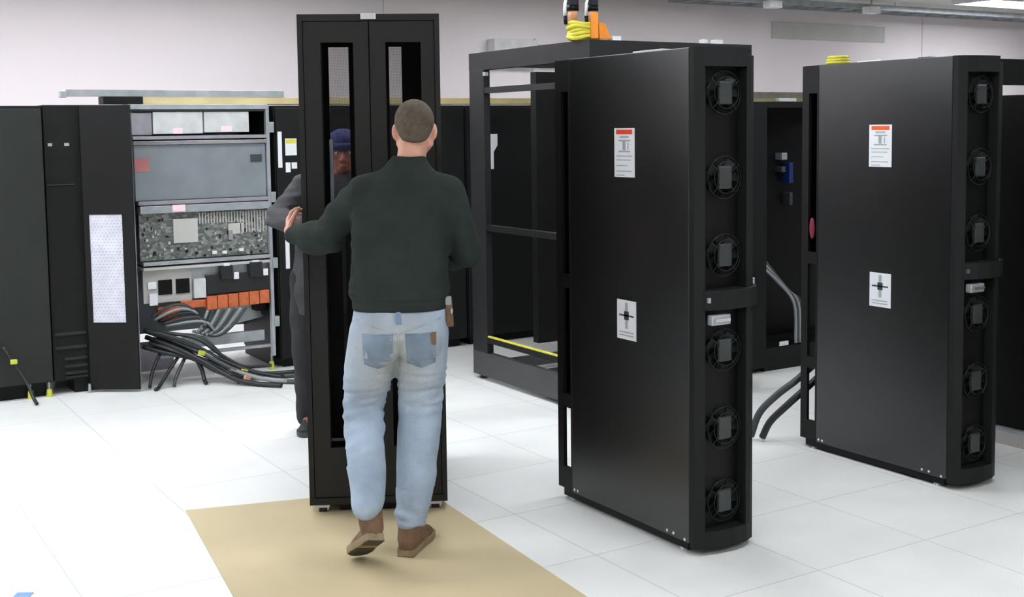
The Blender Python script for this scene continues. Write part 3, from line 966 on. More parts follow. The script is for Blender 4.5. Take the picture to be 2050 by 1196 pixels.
q = obj('paper_notice', MB().ring_loft([[Vector((x, y, z)) for x, z in ((4.80, 1.385), (4.835, 1.385), (4.835, 1.52), (4.87, 1.57), (4.87, 1.66), (4.80, 1.66))] for y in (RY-0.004, RY)]), 'label', g_, label='torn white paper')
plain_cabinet(5.465, 6.3, 'black back-row cabinet hidden mostly behind the nearest fan rack')
plain_cabinet(6.305, 7.6, 'wide black back-row cabinet behind the gap between the two fan racks')
plain_cabinet(7.605, 8.9, 'black back-row cabinet at the far end, behind the second fan rack')

o = obj('raceway', MB().box((2.15, RY+0.12, RH+0.011), (9.5, RY+0.32, RH+0.060)), 'cream', None, 0.003, at=(2.15, RY+0.2, RH))
tag(o, 'cream yellow raceway lying along the tops of the back row', 'cable raceway')
t = thing('metal_strut', 'grey metal strut on the tops of the back row, left of the rolled cabinet', 'metal strut', (1.66, RY+0.16, RH))
obj('channel', MB().box((1.66, RY+0.11, RH+0.063), (3.155, RY+0.15, RH+0.108)), 'silver', t, 0.002)
obj('end_plate', MB().box((1.62, RY+0.10, RH+0.055), (1.66, RY+0.16, RH+0.095)), 'silver', t, 0.002)
obj('support_block', MB().box((1.88, RY+0.06, RH+0.011), (2.14, RY+0.2, RH+0.062)), 'black', t, 0.003)
t = thing('metal_strut', 'grey metal strut above the raceway, between the two fan racks', 'metal strut', (7.4, RY+0.3, RH))
obj('channel', MB().box((6.9, RY+0.2, RH+0.063), (9.5, RY+0.24, RH+0.125)), 'ceilgrid', t, 0.002)

# dark equipment cabinet between the two fan racks
t = thing('equipment_cabinet', 'dark equipment cabinet with glinting plugs in the gap between the two fan racks', 'equipment cabinet', (6.0, 6.0, 0))
obj('cabinet_body', MB().box((5.58, 6.02, 0.03), (5.76, 6.9, 1.86)), 'matte', t, 0.004)
obj('back_panel', MB().box((5.76, 6.4, 0.03), (6.7, 6.9, 1.86)), 'deep', t)
obj('side_post', MB().box((6.32, 6.02, 0.03), (6.38, 6.1, 1.86)), 'black', t)
obj('top_panel', MB().box((5.76, 6.02, 1.82), (6.7, 6.4, 1.86)), 'matte', t)
obj('base', MB().box((5.76, 6.04, 0.0), (6.7, 6.4, 0.16)), 'black', t)
obj('plug', MB().box((6.20, 6.33, 1.45), (6.255, 6.4, 1.50)), 'silver', t, 0.004)
obj('plug', MB().box((6.275, 6.33, 1.28), (6.315, 6.4, 1.43)), 'blueplug', t, 0.004, label='blue plug')
obj('plug', MB().box((6.28, 6.33, 1.12), (6.31, 6.4, 1.21)), 'cabledark', t, 0.004)
obj('plug', MB().box((6.20, 6.33, 1.36), (6.24, 6.4, 1.40)), 'cabledark', t, 0.004)
obj('label_plate', MB().box((5.90, 6.035, 0.165), (5.985, 6.04, 0.195)), 'label', t)
obj('top_tag', MB().box((5.86, 6.01, 1.862), (6.02, 6.05, 1.885)), 'vent', t)
for k in range(4):
    o_ = MB().tube(smooth_path([(5.86+0.03*k, 6.25, 0.75), (5.95+0.03*k, 6.1, 0.60-0.02*k), (6.05+0.02*k, 6.05, 0.45), (6.06+0.02*k, 6.04, 0.17)], 5), 0.012, 8)
    obj('wiring_loop', o_, 'cabledark' if k % 2 else 'cablegrey', t, 0, True)

# yellow coil on the second fan rack
bx, by, bz = 4.66, 4.36, 2.003
t = thing('cable_coil', 'small yellow cable coil on top of the second fan rack', 'cable coil', (bx, by, bz))
for k in range(3):
    rr = 0.055-0.004*k
    obj('coil_loop', MB().tube([(bx+rr*math.cos(a), by+rr*math.sin(a), bz+0.009+0.014*k) for a in [2*PI*i/24 for i in range(24)]], 0.008, 8, True), 'yellow', t, 0, True)
o = obj('paper_slip', MB().box((4.62, 4.05, 2.004), (4.74, 4.2, 2.012)), 'label', None, 0.002, at=(4.68, 4.12, 2.004))
tag(o, 'white slip lying on top of the second fan rack', 'paper slip')
o = obj('paper_slip', MB().box((3.06, 3.80, 2.004), (3.2, 3.99, 2.012)), 'label', None, 0.002, at=(3.13, 3.9, 2.004))
tag(o, 'white slip lying on top of the nearest fan rack', 'paper slip')

# thick black cables at the back of the second fan rack
for k, (pts, lab) in enumerate((
        ([(4.72, 4.58, 0.40), (4.62, 4.60, 0.33), (4.54, 4.66, 0.25), (4.47, 4.72, 0.15), (4.435, 4.75, 0.02)], 'thick dark cable curving to the floor behind the second fan rack, outer one'),
        ([(4.72, 4.52, 0.36), (4.62, 4.55, 0.28), (4.55, 4.60, 0.20), (4.49, 4.66, 0.11), (4.46, 4.69, 0.02)], 'thick black cable curving to the floor behind the second fan rack, inner one'))):
    o = obj('power_cable', MB().tube(smooth_path(pts, 6), 0.019, 10), 'cabledark' if k == 0 else 'cable', None, 0, True, at=pts[-1])
    tag(o, lab, 'cable')
o = obj('magenta_tag', MB().ell((4.567, 4.441, 1.165), (0.012, 0.016, 0.055)), 'magenta', None, 0, True, at=(4.567, 4.441, 1.165))
tag(o, 'magenta tag in the back slot of the second fan rack', 'tag')

# black cabinet at the right edge
t = thing('server_cabinet', 'black cabinet on a grey plinth at the right edge behind the second fan rack', 'server cabinet', (5.9, 3.6, 0))
obj('cabinet_body', MB().box((5.49, 2.6, 0.09), (6.4, 4.35, 1.84)), 'deep', t, 0.004)
obj('plinth', MB().box((5.46, 2.6, 0.0), (6.38, 4.3, 0.07)), 'vent', t, 0.003)
obj('plinth_rail', MB().box((5.465, 2.6, 0.07), (5.5, 4.35, 0.088)), 'silver', t)
t = thing('server_cabinet', 'tall black cabinet with a raised header at the right edge, behind the second fan rack', 'server cabinet', (8.6, 6.6, 0))
obj('cabinet_body', MB().box((7.75, 6.3, 0.03), (9.3, 7.2, 1.90)), 'matte', t, 0.004)
obj('door', MB().box((7.78, 6.28, 0.05), (9.27, 6.3, 1.88)), 'deep', t, 0.003)
obj('plinth', MB().box((7.8, 6.34, 0.0), (9.2, 7.1, 0.03)), 'deep', t)
obj('top_header', MB().box((7.75, 6.3, 2.01), (9.3, 6.42, 2.22)), 'matte', t, 0.004)
for x in (7.75, 9.24):
    obj('header_post', MB().box((x, 6.3, 1.90), (x+0.06, 6.36, 2.01)), 'matte', t)

# ------------------------------------------------------------------ the rolled cabinet, in its own turned frame
CO, CA = (1.945, 4.89, 0), R(-27.5)
t = thing('rolling_cabinet', 'tall black two-door cabinet on castors being pushed over the tan board', 'rolling cabinet', CO, CA)
CAB = t
CW, CD, CH, CB = 0.61, 0.90, 2.20, 0.045


def lb(*a):
    return MB().box(a[:3], a[3:])


fr = MB()
fr.box((0, 0, CB), (0.022, 0.06, CH)).box((CW-0.022, 0, CB), (CW, 0.06, CH)).box((0.022, 0, CH-0.028), (CW-0.022, 0.06, CH)).box((0.022, 0, CB), (CW-0.022, 0.06, CB+0.03))
obj('front_frame', fr, 'cabm', t, local=True)


def cab_door(x0, x1, o0, o1, n):
    y0, y1 = 0.006, 0.030
    zt, zb = 2.08, 0.30
    d_ = MB()
    d_.box((x0, y0, CB+0.033), (o0, y1, CH-0.031)).box((o1, y0, CB+0.033), (x1, y1, CH-0.031))
    d_.box((o0, y0, CB+0.033), (o1, y1, zb)).box((o0, y0, zt), (o1, y1, CH-0.031))
    return obj('door', d_, 'cabm', t, local=True)


dl = cab_door(0.025, 0.303, 0.098, 0.237, 0)
dr = cab_door(0.308, CW-0.025, 0.376, 0.528, 1)
obj('door_edge', lb(0.0985, 0.030, 0.30, 0.101, 0.045, 2.08), 'deep', dl, local=True)
obj('top_clip', lb(0.272, -0.004, CH-0.022, 0.338, 0.03, CH+0.003), 'white', t, 0.002, local=True, label='white clip at the middle of the top edge')
obj('side_panel', lb(0.0, 0.06, CB, 0.012, CD, CH), 'cabm', t, local=True)
obj('side_panel', lb(CW-0.012, 0.06, CB, CW, CD, CH), 'cabm', t, local=True)
obj('roof_panel', lb(0.012, 0.06, CH-0.012, CW-0.012, CD, CH), 'cabm', t, local=True)
obj('floor_panel', lb(0.012, 0.06, CB, CW-0.012, CD, CB+0.02), 'black', t, local=True)
rp = MB()
yb0, yb1 = CD-0.02, CD
zt, zb = 2.12, 0.40
rp.box((0.012, yb0, CB+0.02), (0.063, yb1, CH-0.012)).box((0.164, yb0, CB+0.02), (0.366, yb1, CH-0.012)).box((0.430, yb0, CB+0.02), (CW-0.012, yb1, CH-0.012))
for a_, b_ in ((0.063, 0.164), (0.366, 0.430)):
    rp.box((a_, yb0, zt), (b_, yb1, CH-0.012)).box((a_, yb0, CB+0.02), (b_, yb1, zb))
    rp.box((a_, yb0, 0.72), (b_, yb1, 1.1)) if a_ > 0.3 else None
bk = obj('rear_panel', rp, 'black', t, local=True)
obj('rear_mesh', lb(0.063, yb0+0.008, zb, 0.164, yb0+0.010, zt), 'mesh', bk, local=True)
obj('rear_mesh', lb(0.366, yb0+0.008, zb, 0.430, yb0+0.010, zt), 'mesh', bk, local=True)
obj('lower_baffle', lb(0.02, 0.5, 0.10, 0.135, 0.51, 1.30), 'black', t, local=True)
obj('lower_baffle', lb(0.152, 0.5, 0.10, CW-0.02, 0.51, 1.30), 'black', t, local=True)
obj('inner_rail', lb(0.094, 0.40, 1.36, 0.112, 0.42, 1.66), 'silver', t, 0.003, local=True, label='pale upright bracket inside the left opening')
obj('cross_strip', lb(0.09, 0.032, 0.325, 0.19, 0.04, 0.337), 'hub', t, local=True)
for x in (0.055, CW-0.055):
    for y in (0.035, CD-0.07):
        ca = obj('castor', MB().box((x-0.03, y-0.02, CB-0.016), (x+0.03, y+0.03, CB)).box((x-0.025, y-0.008, 0.014), (x-0.019, y+0.008, CB-0.016)).box((x+0.019, y-0.008, 0.014), (x+0.025, y+0.008, CB-0.016)), 'white', t, local=True)
        obj('castor_wheel', MB().cyl((x-0.017, y, 0.0225), (x+0.017, y, 0.0225), 0.0163, None, 18), 'rubber', ca, 0, True, local=True)
obj('base_skirt', lb(0.13, 0.03, 0.012, 0.48, 0.05, CB), 'deep', t, local=True)


# ------------------------------------------------------------------ people (built in the rolled cabinet's turned frame)
def hand(mb, wrist, palm_dir, back, side, grip=0.5, scale=1.0, thumb=1):
    """palm with five separate bent fingers. palm_dir: wrist to knuckles, back: out of the back of the hand, side: towards the index finger"""
    w = Vector(wrist)
    d, n = Vector(palm_dir).normalized(), Vector(back).normalized()
    s = Vector(side)
    s = (s-d*s.dot(d)).normalized()
    n = d.cross(s)*(1 if d.cross(s).dot(n) > 0 else -1)
    k = scale
    rot = Matrix((s, d, n)).transposed()
    mb.ell(w+d*0.048*k, (0.040*k, 0.054*k, 0.016*k), rot)
    mb.limb([w-d*0.01, w+d*0.03*k], [0.025*k, 0.027*k], 14, 8)
    lens = (0.072, 0.080, 0.074, 0.058)
    for i in range(4):
        base = w+d*(0.088-0.004*abs(i-1.2))*k+s*(0.030-0.020*i)*k
        L_ = lens[i]*k
        p, ang, pts, rad = base-d*0.012*k, 0.0, [base-d*0.012*k], [0.0098*k]
        for j, frac in enumerate((0.48, 0.30, 0.24)):
            ang += grip*(0.55, 0.75, 0.5)[j]+0.06*i*grip
            p = p+(d*math.cos(ang)-n*math.sin(ang))*L_*frac*1.12
            pts.append(p.copy())
            rad.append((0.0092, 0.0085, 0.0072)[j]*k)
        mb.limb(pts, rad, 10, 6)
    b0 = w+d*0.025*k+s*0.030*k*thumb
    td = (s*0.75*thumb+d*0.62-n*0.35*grip).normalized()
    td2 = (s*0.25*thumb+d*0.8-n*0.7*grip).normalized()
    mb.limb([b0, b0+td*0.034*k, b0+td*0.034*k+td2*0.030*k, b0+td*0.034*k+td2*0.052*k], [0.014*k, 0.0115*k, 0.0100*k, 0.0078*k], 10, 6)


def head(mb, c, face, up, k=1.0):
    """c: middle of the head; face: where it looks. returns the frame"""
    f = Vector(face).normalized()
    u = Vector(up)
    u = (u-f*u.dot(f)).normalized()
    r = f.cross(u)
    M = Matrix((r, f, u)).transposed()

    def P(x, y, z):
        return Vector(c)+(r*x+f*y+u*z)*k
    mb.ell(P(0, -0.012, 0.030), (0.077*k, 0.096*k, 0.086*k), M)        # skull
    mb.ell(P(0, 0.030, -0.035), (0.062*k, 0.060*k, 0.078*k), M)       # face
    mb.ell(P(0, 0.050, -0.088), (0.036*k, 0.036*k, 0.028*k), M)       # chin
    for s in (-1, 1):
        mb.limb([P(s*0.058, 0.0, -0.055), P(s*0.025, 0.055, -0.092)], [0.018*k, 0.016*k], 12, 8)    # jaw
        mb.ell(P(s*0.042, 0.062, -0.022), (0.022*k, 0.016*k, 0.016*k), M)  # cheekbone
        mb.ell(P(s*0.078, -0.004, -0.008), (0.012*k, 0.021*k, 0.033*k), Matrix.Rotation(s*0.35, 3, u) @ M)  # ear
        mb.ell(P(s*0.070, 0.0, -0.022), (0.012*k, 0.016*k, 0.026*k), M)
        mb.limb([P(s*0.015, 0.082, 0.016), P(s*0.045, 0.074, 0.015)], [0.009*k, 0.008*k], 10, 6)  # brow ridge
        mb.ell(P(s*0.011, 0.094, -0.040), (0.009*k, 0.010*k, 0.008*k), M)
    mb.limb([P(0, 0.084, 0.008), P(0, 0.100, -0.020), P(0, 0.108, -0.036)], [0.008*k, 0.010*k, 0.012*k], 12, 8)  # nose
    mb.ell(P(0, 0.084, -0.066), (0.024*k, 0.010*k, 0.007*k), M)
    mb.ell(P(0, 0.083, -0.077), (0.020*k, 0.010*k, 0.007*k), M)
    return P, M


def face_parts(root, P, M, k=1.0):
    e = MB()
    ir = MB()
    for s in (-1, 1):
        e.ell(P(s*0.030, 0.076, 0.000), (0.012*k, 0.010*k, 0.008*k), M, 14, 8)
        ir.ell(P(s*0.030, 0.084, 0.000), (0.0048*k, 0.003*k, 0.0048*k), M, 12, 6)
    eo = obj('eyes', e, 'eye', root, 0, True, True)
    obj('irises', ir, 'brow', eo, 0, True, True)
    b = MB()
    for s in (-1, 1):
        b.limb([P(s*0.014, 0.090, 0.021), P(s*0.032, 0.087, 0.026), P(s*0.048, 0.076, 0.021)], [0.004*k, 0.0045*k, 0.003*k], 8, 6)
    obj('eyebrows', b, 'brow', root, 0, True, True)
    m_ = MB()
    m_.ell(P(0, 0.0885, -0.0715), (0.022*k, 0.008*k, 0.0075*k), M, 16, 8)
    obj('lips', m_, 'lip', root, 0, True, True)


def fold(p, s, amp, seed):
    q = Vector((p.x*s[0]+seed, p.y*s[1], p.z*s[2]))
    return amp*noise.noise(q)


def shoe(root, heel, toe, up, ankle=None, k=1.0, mats=('leather', 'sole', 'soledark')):
    """ankle boot: upper with a high collar, welt sole, heel block, laces"""
    h, e = Vector(heel), Vector(toe)
    d = (e-h)
    L_ = d.length
    d.normalize()
    u = Vector(up)
    u = (u-d*u.dot(d)).normalized()
    r = d.cross(u)

    def P(s, x, z):
        return h+d*(s*L_)+r*x+u*z
    prof = ((0.0, 0.030), (0.08, 0.038), (0.25, 0.038), (0.5, 0.042), (0.72, 0.049), (0.88, 0.044), (0.97, 0.028), (1.0, 0.010))

    def outline(z, grow=0.0):
        pts = [P(s, w+grow, z) for s, w in prof]+[P(s, -w-grow, z) for s, w in prof[::-1]]
        return pts
    up_ = MB()
    top = {0: 0.075, 0.08: 0.085, 0.25: 0.095, 0.5: 0.078, 0.72: 0.062, 0.88: 0.052, 0.97: 0.042, 1.0: 0.034}
    rings = []
    for s, w in prof:
        hgt = top[s]
        s2 = min(max(s, 0.01), 0.985)
        rings.append([P(s2, w*0.9*math.cos(a), 0.018+max(0, math.sin(a))*(hgt-0.018)) if math.sin(a) > 0 else P(s2, w*0.9*math.cos(a), 0.018+0.01*math.sin(a)) for a in [2*PI*i/20 for i in range(20)]])
    up_.ring_loft(rings)
    up_.limb([P(0.10, 0, 0.045), P(0.20, 0, 0.065)], [0.036, 0.042], 18, 10)
    up_.limb([P(0.17, 0, 0.06), ankle if ankle else P(0.20, 0, 0.125)], [0.047, 0.052], 18, 10)
    b_ = union('boot', up_, mats[0], root, 0.006, 3)
    so = MB().ring_loft([outline(0.0), outline(0.012, 0.002), outline(0.026, 0.002)])
    so_ = obj('boot_sole', so, mats[1], b_, 0, False, True)
    tr = MB().ring_loft([[P(s, w-0.006, -0.002) for s, w in prof[3:]]+[P(s, -w+0.006, -0.002) for s, w in prof[3:][::-1]], [P(s, w-0.006, 0.001) for s, w in prof[3:]]+[P(s, -w+0.006, 0.001) for s, w in prof[3:][::-1]]])
    obj('tread', tr, mats[2], so_, 0, False, True)
    hb = MB().obox(P(0.14, 0, -0.001), d, r, u, 0.038, 0.033, 0.003)
    obj('heel_tread', hb, mats[2], so_, 0, False, True)
    return b_


# ---------- the walking man seen from behind
t = thing('person', 'person with cropped hair in a dark green sweater and pale jeans, pushing the tall cabinet', 'person', CO, CA)
MAN = t
hipL, hipR = Vector((0.335, -0.43, 0.93)), Vector((0.508, -0.43, 0.93))
kneeL, kneeR = Vector((0.268, -0.42, 0.545)), Vector((0.497, -0.40, 0.53))
ankL, ankR = Vector((0.294, -0.725, 0.268)), Vector((0.455, -0.52, 0.105))
heelL, toeL = Vector((0.325, -0.785, 0.150)), Vector((0.232, -0.565, 0.014))
heelR, toeR = Vector((0.428, -0.585, 0.0085)), Vector((0.520, -0.315, 0.0085))
shL, shR = Vector((0.290, -0.41, 1.447)), Vector((0.618, -0.41, 1.440))
elL, elR = Vector((0.125, -0.27, 1.275)), Vector((0.695, -0.36, 1.20))
wrL, wrR = Vector((-0.042, -0.080, 1.255)), Vector((0.652, -0.12, 1.13))
headc = Vector((0.498, -0.385, 1.700))
b = MB()
b.slices([(0.42, -0.43, 0.84, 0.13, 0.10), (0.42, -0.43, 0.93, 0.155, 0.11), (0.425, -0.43, 1.03, 0.145, 0.10), (0.435, -0.42, 1.2, 0.15, 0.10), (0.445, -0.41, 1.35, 0.165, 0.105), (0.455, -0.41, 1.45, 0.15, 0.09), (0.465, -0.405, 1.52, 0.08, 0.06)])
b.limb([Vector((0.468, -0.41, 1.49)), Vector((0.485, -0.40, 1.60)), Vector((0.495, -0.395, 1.665))], [0.062, 0.058, 0.060])
b.limb([shL, elL, wrL], [0.050, 0.042, 0.027])
b.limb([shR, elR, wrR], [0.050, 0.042, 0.027])
b.limb([shL, Vector((0.44, -0.41, 1.47)), shR], [0.05, 0.07, 0.05])
b.limb([hipL, kneeL, ankL], [0.068, 0.048, 0.032])
b.limb([hipR, kneeR, ankR], [0.068, 0.048, 0.032])
for a_, h_, e_ in ((ankL, heelL, toeL), (ankR, heelR, toeR)):
    dd_ = (e_-h_).normalized()
    uu_ = Vector((0, 0, 1)) if h_.z < 0.1 else Vector((0.05, 0.25, 0.9))
    up2 = (uu_-dd_*uu_.dot(dd_)).normalized()
    b.limb([a_, h_+dd_*0.09+up2*0.05, h_+dd_*0.16+up2*0.042], [0.030, 0.024, 0.020])
P, M = head(b, headc, (0.02, 1, -0.10), (0, 0.05, 1))
hand(b, wrL, (-0.15, 0.55, 0.8), (-0.9, -0.3, 0.1), (0.1, -0.75, 0.55), 0.75, 0.95, 1)
hand(b, wrR, (0.05, 0.8, 0.5), (0.9, -0.3, 0.0), (-0.1, -0.5, 0.8), 0.7, 0.95, 1)
body = union('body', b, 'skin', t, 0.0045, 4)
face_parts(t, P, M)
# cropped hair: cap over the skull down to the nape
hm = MB()
hm.ell(P(0, -0.014, 0.033), (0.0795, 0.0985, 0.0885), M, 40, 28)
hm.limb([P(-0.040, -0.068, -0.020), P(0, -0.078, -0.030), P(0.040, -0.068, -0.020)], [0.026, 0.027, 0.026])
hair_bm = hm.bm
cut_p = P(0, 0.055, 0.030)
kill = []
Mi = M.inverted()
for v in hair_bm.verts:
    q = Mi @ (v.co-headc)
    if q.y > 0.045+0.5*max(0, q.z-0.06) and q.z < 0.085:
        kill.append(v)
    elif q.z < -0.005 and q.y > -0.018:
        kill.append(v)
hair_bm_keep = hair_bm
hr = MB()
hr.ell(P(0, -0.016, 0.034), (0.0800, 0.0955, 0.0875), M, 40, 28)
hr.ell(P(0, -0.048, -0.006), (0.0665, 0.0605, 0.055), M, 32, 20)
hr.limb([P(-0.034, -0.074, -0.030), P(0, -0.084, -0.038), P(0.034, -0.074, -0.030)], [0.022, 0.023, 0.022])
hm.bm.free()
union('hair', hr, 'hair', t, 0.005, 3, lambda p: 0.0012*noise.noise(p*120))
# dark sweater
s_ = MB()
s_.slices([(0.425, -0.445, 1.015, 0.180, 0.122), (0.425, -0.445, 1.03, 0.196, 0.136), (0.425, -0.443, 1.055, 0.204, 0.142), (0.428, -0.435, 1.12, 0.198, 0.136), (0.433, -0.425, 1.25, 0.198, 0.132), (0.440, -0.415, 1.36, 0.202, 0.130), (0.448, -0.41, 1.44, 0.196, 0.118), (0.455, -0.408, 1.50, 0.160, 0.098), (0.465, -0.405, 1.555, 0.098, 0.080), (0.474, -0.402, 1.598, 0.068, 0.070)], 36)
s_.limb([Vector((0.36, -0.41, 1.465)), shL, elL, wrL+(elL-wrL)*0.12], [0.078, 0.076, 0.066, 0.043])
s_.limb([elL+Vector((0.03, 0, -0.035)), elL+(wrL-elL)*0.5+Vector((0, 0, -0.03)), wrL+(elL-wrL)*0.2], [0.05, 0.045, 0.036])
s_.limb([Vector((0.55, -0.41, 1.465)), shR, elR, wrR+(elR-wrR)*0.12], [0.078, 0.076, 0.066, 0.043])


def sw(p):
    w = fold(p, (9, 9, 3.0), 0.010, 3.1)
    if p.z < 1.2:
        w += fold(p, (16, 16, 5), 0.006, 9.7)
    if p.x < 0.25:
        w += fold(p, (5, 5, 26), 0.009, 1.7)
    if p.z < 1.045:
        w *= 0.35
    return w


swo = union('sweater', s_, 'sweater', t, 0.007, 5, sw)
hemb = MB().slices([(0.425, -0.445, 0.985, 0.186, 0.128), (0.425, -0.445, 0.992, 0.190, 0.132), (0.425, -0.445, 1.03, 0.190, 0.132), (0.425, -0.445, 1.045, 0.184, 0.126)], 48)
obj('sweater_hem', hemb, 'sweater', swo, 0, True, True)
cf = MB().tube([wrL+(elL-wrL)*0.26, wrL+(elL-wrL)*0.10], [0.040, 0.037], 18)
obj('cuff', cf, 'sweater', t, 0, True, True)
cf = MB().tube([wrR+(elR-wrR)*0.26, wrR+(elR-wrR)*0.10], [0.040, 0.037], 18)
obj('cuff', cf, 'sweater', t, 0, True, True)
obj('dark_wrist_band', MB().tube([wrL+(elL-wrL)*0.085, wrL+(elL-wrL)*0.015], [0.031, 0.031], 18), 'deep', t, 0, True, True, label='dark band at the wrist')  # plain dark band round the left wrist
# pale jeans
j = MB()
j.slices([(0.42, -0.44, 0.83, 0.150, 0.118), (0.42, -0.45, 0.88, 0.188, 0.140), (0.42, -0.447, 0.95, 0.190, 0.134), (0.424, -0.443, 1.0, 0.184, 0.124), (0.424, -0.443, 1.03, 0.180, 0.120)], 32)
j.limb([Vector((0.328, -0.448, 0.89)), Vector((0.300, -0.442, 0.74)), kneeL+Vector((0.0, 0, 0.03)), kneeL+(ankL-kneeL)*0.45, kneeL+(ankL-kneeL)*1.0], [0.112, 0.104, 0.080, 0.077, 0.064])
j.limb([Vector((0.512, -0.448, 0.89)), Vector((0.508, -0.440, 0.74)), kneeR+Vector((0, 0, 0.02)), kneeR+(ankR-kneeR)*0.5, ankR+Vector((0, 0.0, 0.04))], [0.110, 0.103, 0.088, 0.080, 0.066])
j.ell((0.345, -0.515, 0.865), (0.09, 0.075, 0.10)).ell((0.50, -0.515, 0.865), (0.09, 0.075, 0.10))


def jn(p):
    w = fold(p, (6, 6, 4), 0.007, 5.0)
    q = Vector((p.x, p.y, p.z+0.35*p.x*math.sin(p.z*9)+0.2*p.y))
    if p.z < 0.74:
        w += fold(q, (9, 7, 19), 0.008, 2.2)
    if 0.44 < p.z < 0.66 and p.x < 0.39:
        w += fold(q, (6, 5, 34), 0.010, 7.7)
    if p.z < 0.26 and p.x > 0.39:
        w += fold(q, (7, 6, 28), 0.010, 4.4)
    if 0.22 < p.z < 0.38 and p.x < 0.39:
        w += fold(q, (7, 6, 28), 0.010, 6.4)
    return w


jeans = union('jeans', j, 'denim', t, 0.007, 4, jn)


def on_seat(x, z, off=0.004):
    """point on the back of the jeans"""
    best = None
    for v in jeans.data.vertices:
        d2 = (v.co.x-x)**2+(v.co.z-z)**2
        if v.co.y < -0.46 and (best is None or d2 < best[0]):
            best = (d2, v.co.y)
    return Vector((x, best[1]-off, z))


def patch(pts, th=0.003):
    """thin cloth patch following the seat"""
    a = [on_seat(x, z, 0.002) for x, z in pts]
    q = [p+Vector((0, -th, 0)) for p in a]
    return MB().ring_loft([a, q])


for s, x in ((-1, 0.338), (1, 0.508)):
    gx = []
    grid = MB()
    n1, n2 = 8, 8
    V = {}
    for i in range(n1+1):
        for k in range(n2+1):
            fx = -1+2*i/n1
            fz = k/n2
            zz = 0.905-0.125*fz-(0.02*(1-abs(fx)) if fz > 0.9 else 0)
            V[i, k] = grid.bm.verts.new(on_seat(x+fx*(0.062-0.006*fz), zz, 0.0015))
    for i in range(n1):
        for k in range(n2):
            grid.bm.faces.new((V[i, k], V[i+1, k], V[i+1, k+1], V[i, k+1]))
    ext = bmesh.ops.solidify(grid.bm, geom=grid.bm.faces[:], thickness=0.0015)
    obj('back_pocket', grid, 'denimpale', jeans, 0, True, True)
obj('pocket_patch', patch([(0.548, 0.862), (0.568, 0.862), (0.568, 0.905), (0.548, 0.905)], 0.006), 'leather', jeans, 0, False, True, label='brown leather patch on the pocket')
obj('belt_loop', patch([(0.410, 0.945), (0.434, 0.945), (0.431, 0.99), (0.413, 0.99)], 0.006), 'denimdark', jeans, 0, False, True)
ys = MB()
yk = [(0.255, 0.955), (0.33, 0.932), (0.42, 0.905), (0.51, 0.932), (0.588, 0.955)]
ys.tube([on_seat(x, z, 0.001) for x, z in yk], 0.004, 8)
obj('yoke_seam', ys, 'denim', jeans, 0, True, True)
ck = MB().tube([on_seat(0.42, z, 0.001) for z in (0.905, 0.88, 0.86, 0.84, 0.82)], 0.004, 8)
obj('centre_seam', ck, 'denim', jeans, 0, True, True)
pc = MB()
pc.obox((0.622, -0.45, 0.965), (1, 0, 0), (0, 1, 0), (-0.06, 0, 1), 0.016, 0.035, 0.055)
po = obj('belt_pouch', pc, 'leather', t, 0.008, False, True, label='brown leather pouch at the right hip')
obj('pouch_stud', MB().ell((0.632, -0.488, 0.975), (0.006, 0.005, 0.012)), 'silver', po, 0, True, True)
obj('pouch_clip', MB().box((0.603, -0.488, 1.0), (0.632, -0.478, 1.035)), 'cablegrey', po, 0.002, False, True)
shoe(t, heelR, toeR, (0, 0, 1), ankR+Vector((0, 0, 0.02)))
shoe(t, heelL, toeL, (0.05, 0.25, 0.9), ankL+(kneeL-ankL)*0.08)

# ---------- the second person behind the cabinet, facing the camera
t = thing('person', 'person in a navy knit cap and worn grey jacket, half hidden behind the tall cabinet', 'person', CO, CA)
y2 = 1.42
hL, hR = Vector((0.055, y2, 0.88)), Vector((-0.125, y2, 0.88))
kL, kR = Vector((0.075, y2+0.02, 0.48)), Vector((-0.142, y2+0.02, 0.48))
aL, aR = Vector((0.085, y2+0.18, 0.09)), Vector((-0.150, y2+0.16, 0.09))
sL, sR = Vector((0.215, y2-0.02, 1.385)), Vector((-0.125, y2-0.02, 1.395))
eL, eR = Vector((0.33, y2-0.10, 1.14)), Vector((-0.255, y2-0.16, 1.235))
wL, wR = Vector((0.50, y2-0.28, 1.20)), Vector((-0.075, y2-0.42, 1.20))
hc = Vector((0.092, y2-0.03, 1.585))
b = MB()
b.slices([(-0.03, y2, 0.80, 0.13, 0.10), (-0.03, y2, 0.90, 0.15, 0.105), (-0.01, y2, 1.0, 0.14, 0.095), (0.02, y2-0.01, 1.2, 0.155, 0.10), (0.045, y2-0.02, 1.33, 0.16, 0.10), (0.06, y2-0.02, 1.42, 0.10, 0.07)])
b.limb([Vector((0.06, y2-0.01, 1.38)), Vector((0.08, y2-0.02, 1.49)), Vector((0.088, y2-0.02, 1.55))], [0.062, 0.056, 0.058])
b.limb([sL, Vector((0.045, y2-0.02, 1.385)), sR], [0.05, 0.07, 0.05])
b.limb([sL, eL, wL], [0.05, 0.042, 0.027])
b.limb([sR, eR, wR], [0.05, 0.042, 0.027])
b.limb([hL, kL, aL], [0.078, 0.052, 0.036])
b.limb([hR, kR, aR], [0.078, 0.052, 0.036])
for a_ in (aL, aR):
    b.limb([a_, a_+Vector((0, -0.09, -0.04)), a_+Vector((0, -0.14, -0.05))], [0.035, 0.03, 0.024])
P, M = head(b, hc, (0.05, -1, -0.06), (0, 0, 1), 0.98)
hand(b, wR, (0.35, -0.40, 0.75), (-0.8, 0.2, 0.3), (0.3, 0.7, 0.5), 0.7, 0.95, 1)
hand(b, wL, (0.55, -0.7, 0.2), (0.6, 0.6, 0.2), (-0.1, 0.2, 0.9), 0.7, 0.95, 1)
union('body', b, 'skin2', t, 0.005, 4)
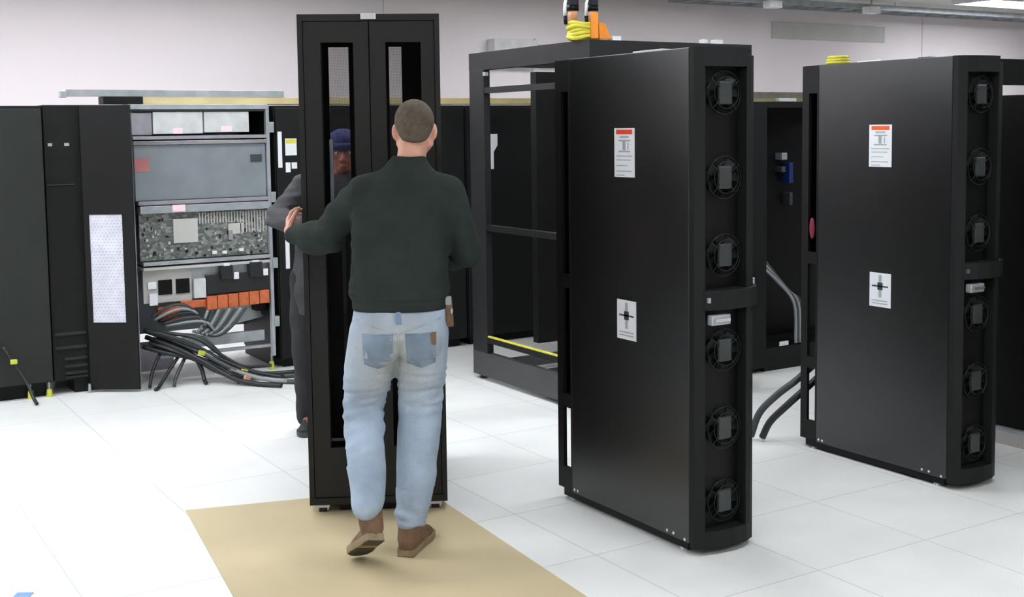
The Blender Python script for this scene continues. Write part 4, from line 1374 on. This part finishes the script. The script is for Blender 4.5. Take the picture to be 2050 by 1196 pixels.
face_parts(t, P, M, 0.98)
c_ = MB()
c_.ell(P(0, -0.012, 0.058), (0.086, 0.104, 0.070), M, 32, 20)
cap_ = union('knit_cap', c_, 'cap', t, 0.006, 3, lambda p: 0.0012*math.sin(p.x*300))
cb_ = MB().tube([P(0.086*math.cos(a), -0.012+0.104*math.sin(a), 0.036) for a in [2*PI*i/32 for i in range(32)]], 0.021, 10, True)
obj('cap_band', cb_, 'cap', cap_, 0, True, True)
jk = MB()
jk.slices([(-0.03, y2, 0.70, 0.165, 0.125), (-0.03, y2, 0.80, 0.180, 0.135), (-0.025, y2, 0.95, 0.180, 0.132), (0.0, y2, 1.1, 0.182, 0.130), (0.025, y2-0.01, 1.25, 0.190, 0.130), (0.045, y2-0.02, 1.36, 0.180, 0.115), (0.06, y2-0.02, 1.43, 0.105, 0.085), (0.07, y2-0.015, 1.47, 0.07, 0.07)], 32)
jk.limb([Vector((0.12, y2-0.02, 1.385)), sL, eL, wL+(eL-wL)*0.12], [0.075, 0.078, 0.066, 0.044])
jk.limb([Vector((-0.03, y2-0.02, 1.385)), sR, eR, wR+(eR-wR)*0.12], [0.075, 0.080, 0.068, 0.044])


def jw(p):
    w = fold(p, (8, 8, 5), 0.010, 2.0)
    if p.x < -0.12 and p.z > 1.05:
        w += fold(p, (9, 9, 26), 0.019, 8.0)
    return w


jo = union('jacket', jk, 'jacket', t, 0.008, 4, jw)
obj('jacket_zip', MB().box((0.005, y2-0.148, 0.75), (0.012, y2-0.138, 1.32)), 'deep', jo, 0, False, True)
tr = MB()
tr.slices([(-0.03, y2, 0.74, 0.15, 0.11), (-0.03, y2, 0.85, 0.165, 0.118), (-0.03, y2, 0.95, 0.155, 0.11)], 28)
tr.limb([hL, Vector((0.065, y2, 0.66)), kL, aL+Vector((0, 0, -0.02))], [0.095, 0.088, 0.072, 0.062])
tr.limb([hR, Vector((-0.135, y2, 0.66)), kR, aR+Vector((0, 0, -0.02))], [0.098, 0.092, 0.080, 0.068])
union('trousers', tr, 'trousers', t, 0.008, 4, lambda p: fold(p, (7, 7, 12), 0.009, 4.0))
for a_ in (aL, aR):
    shoe(t, Vector((a_.x, a_.y+0.05, 0.0035)), Vector((a_.x-0.01, a_.y-0.215, 0.0035)), (0, 0, 1), a_+Vector((0, 0, 0.02)), 1.0, ('rubber', 'cabledark', 'deep'))
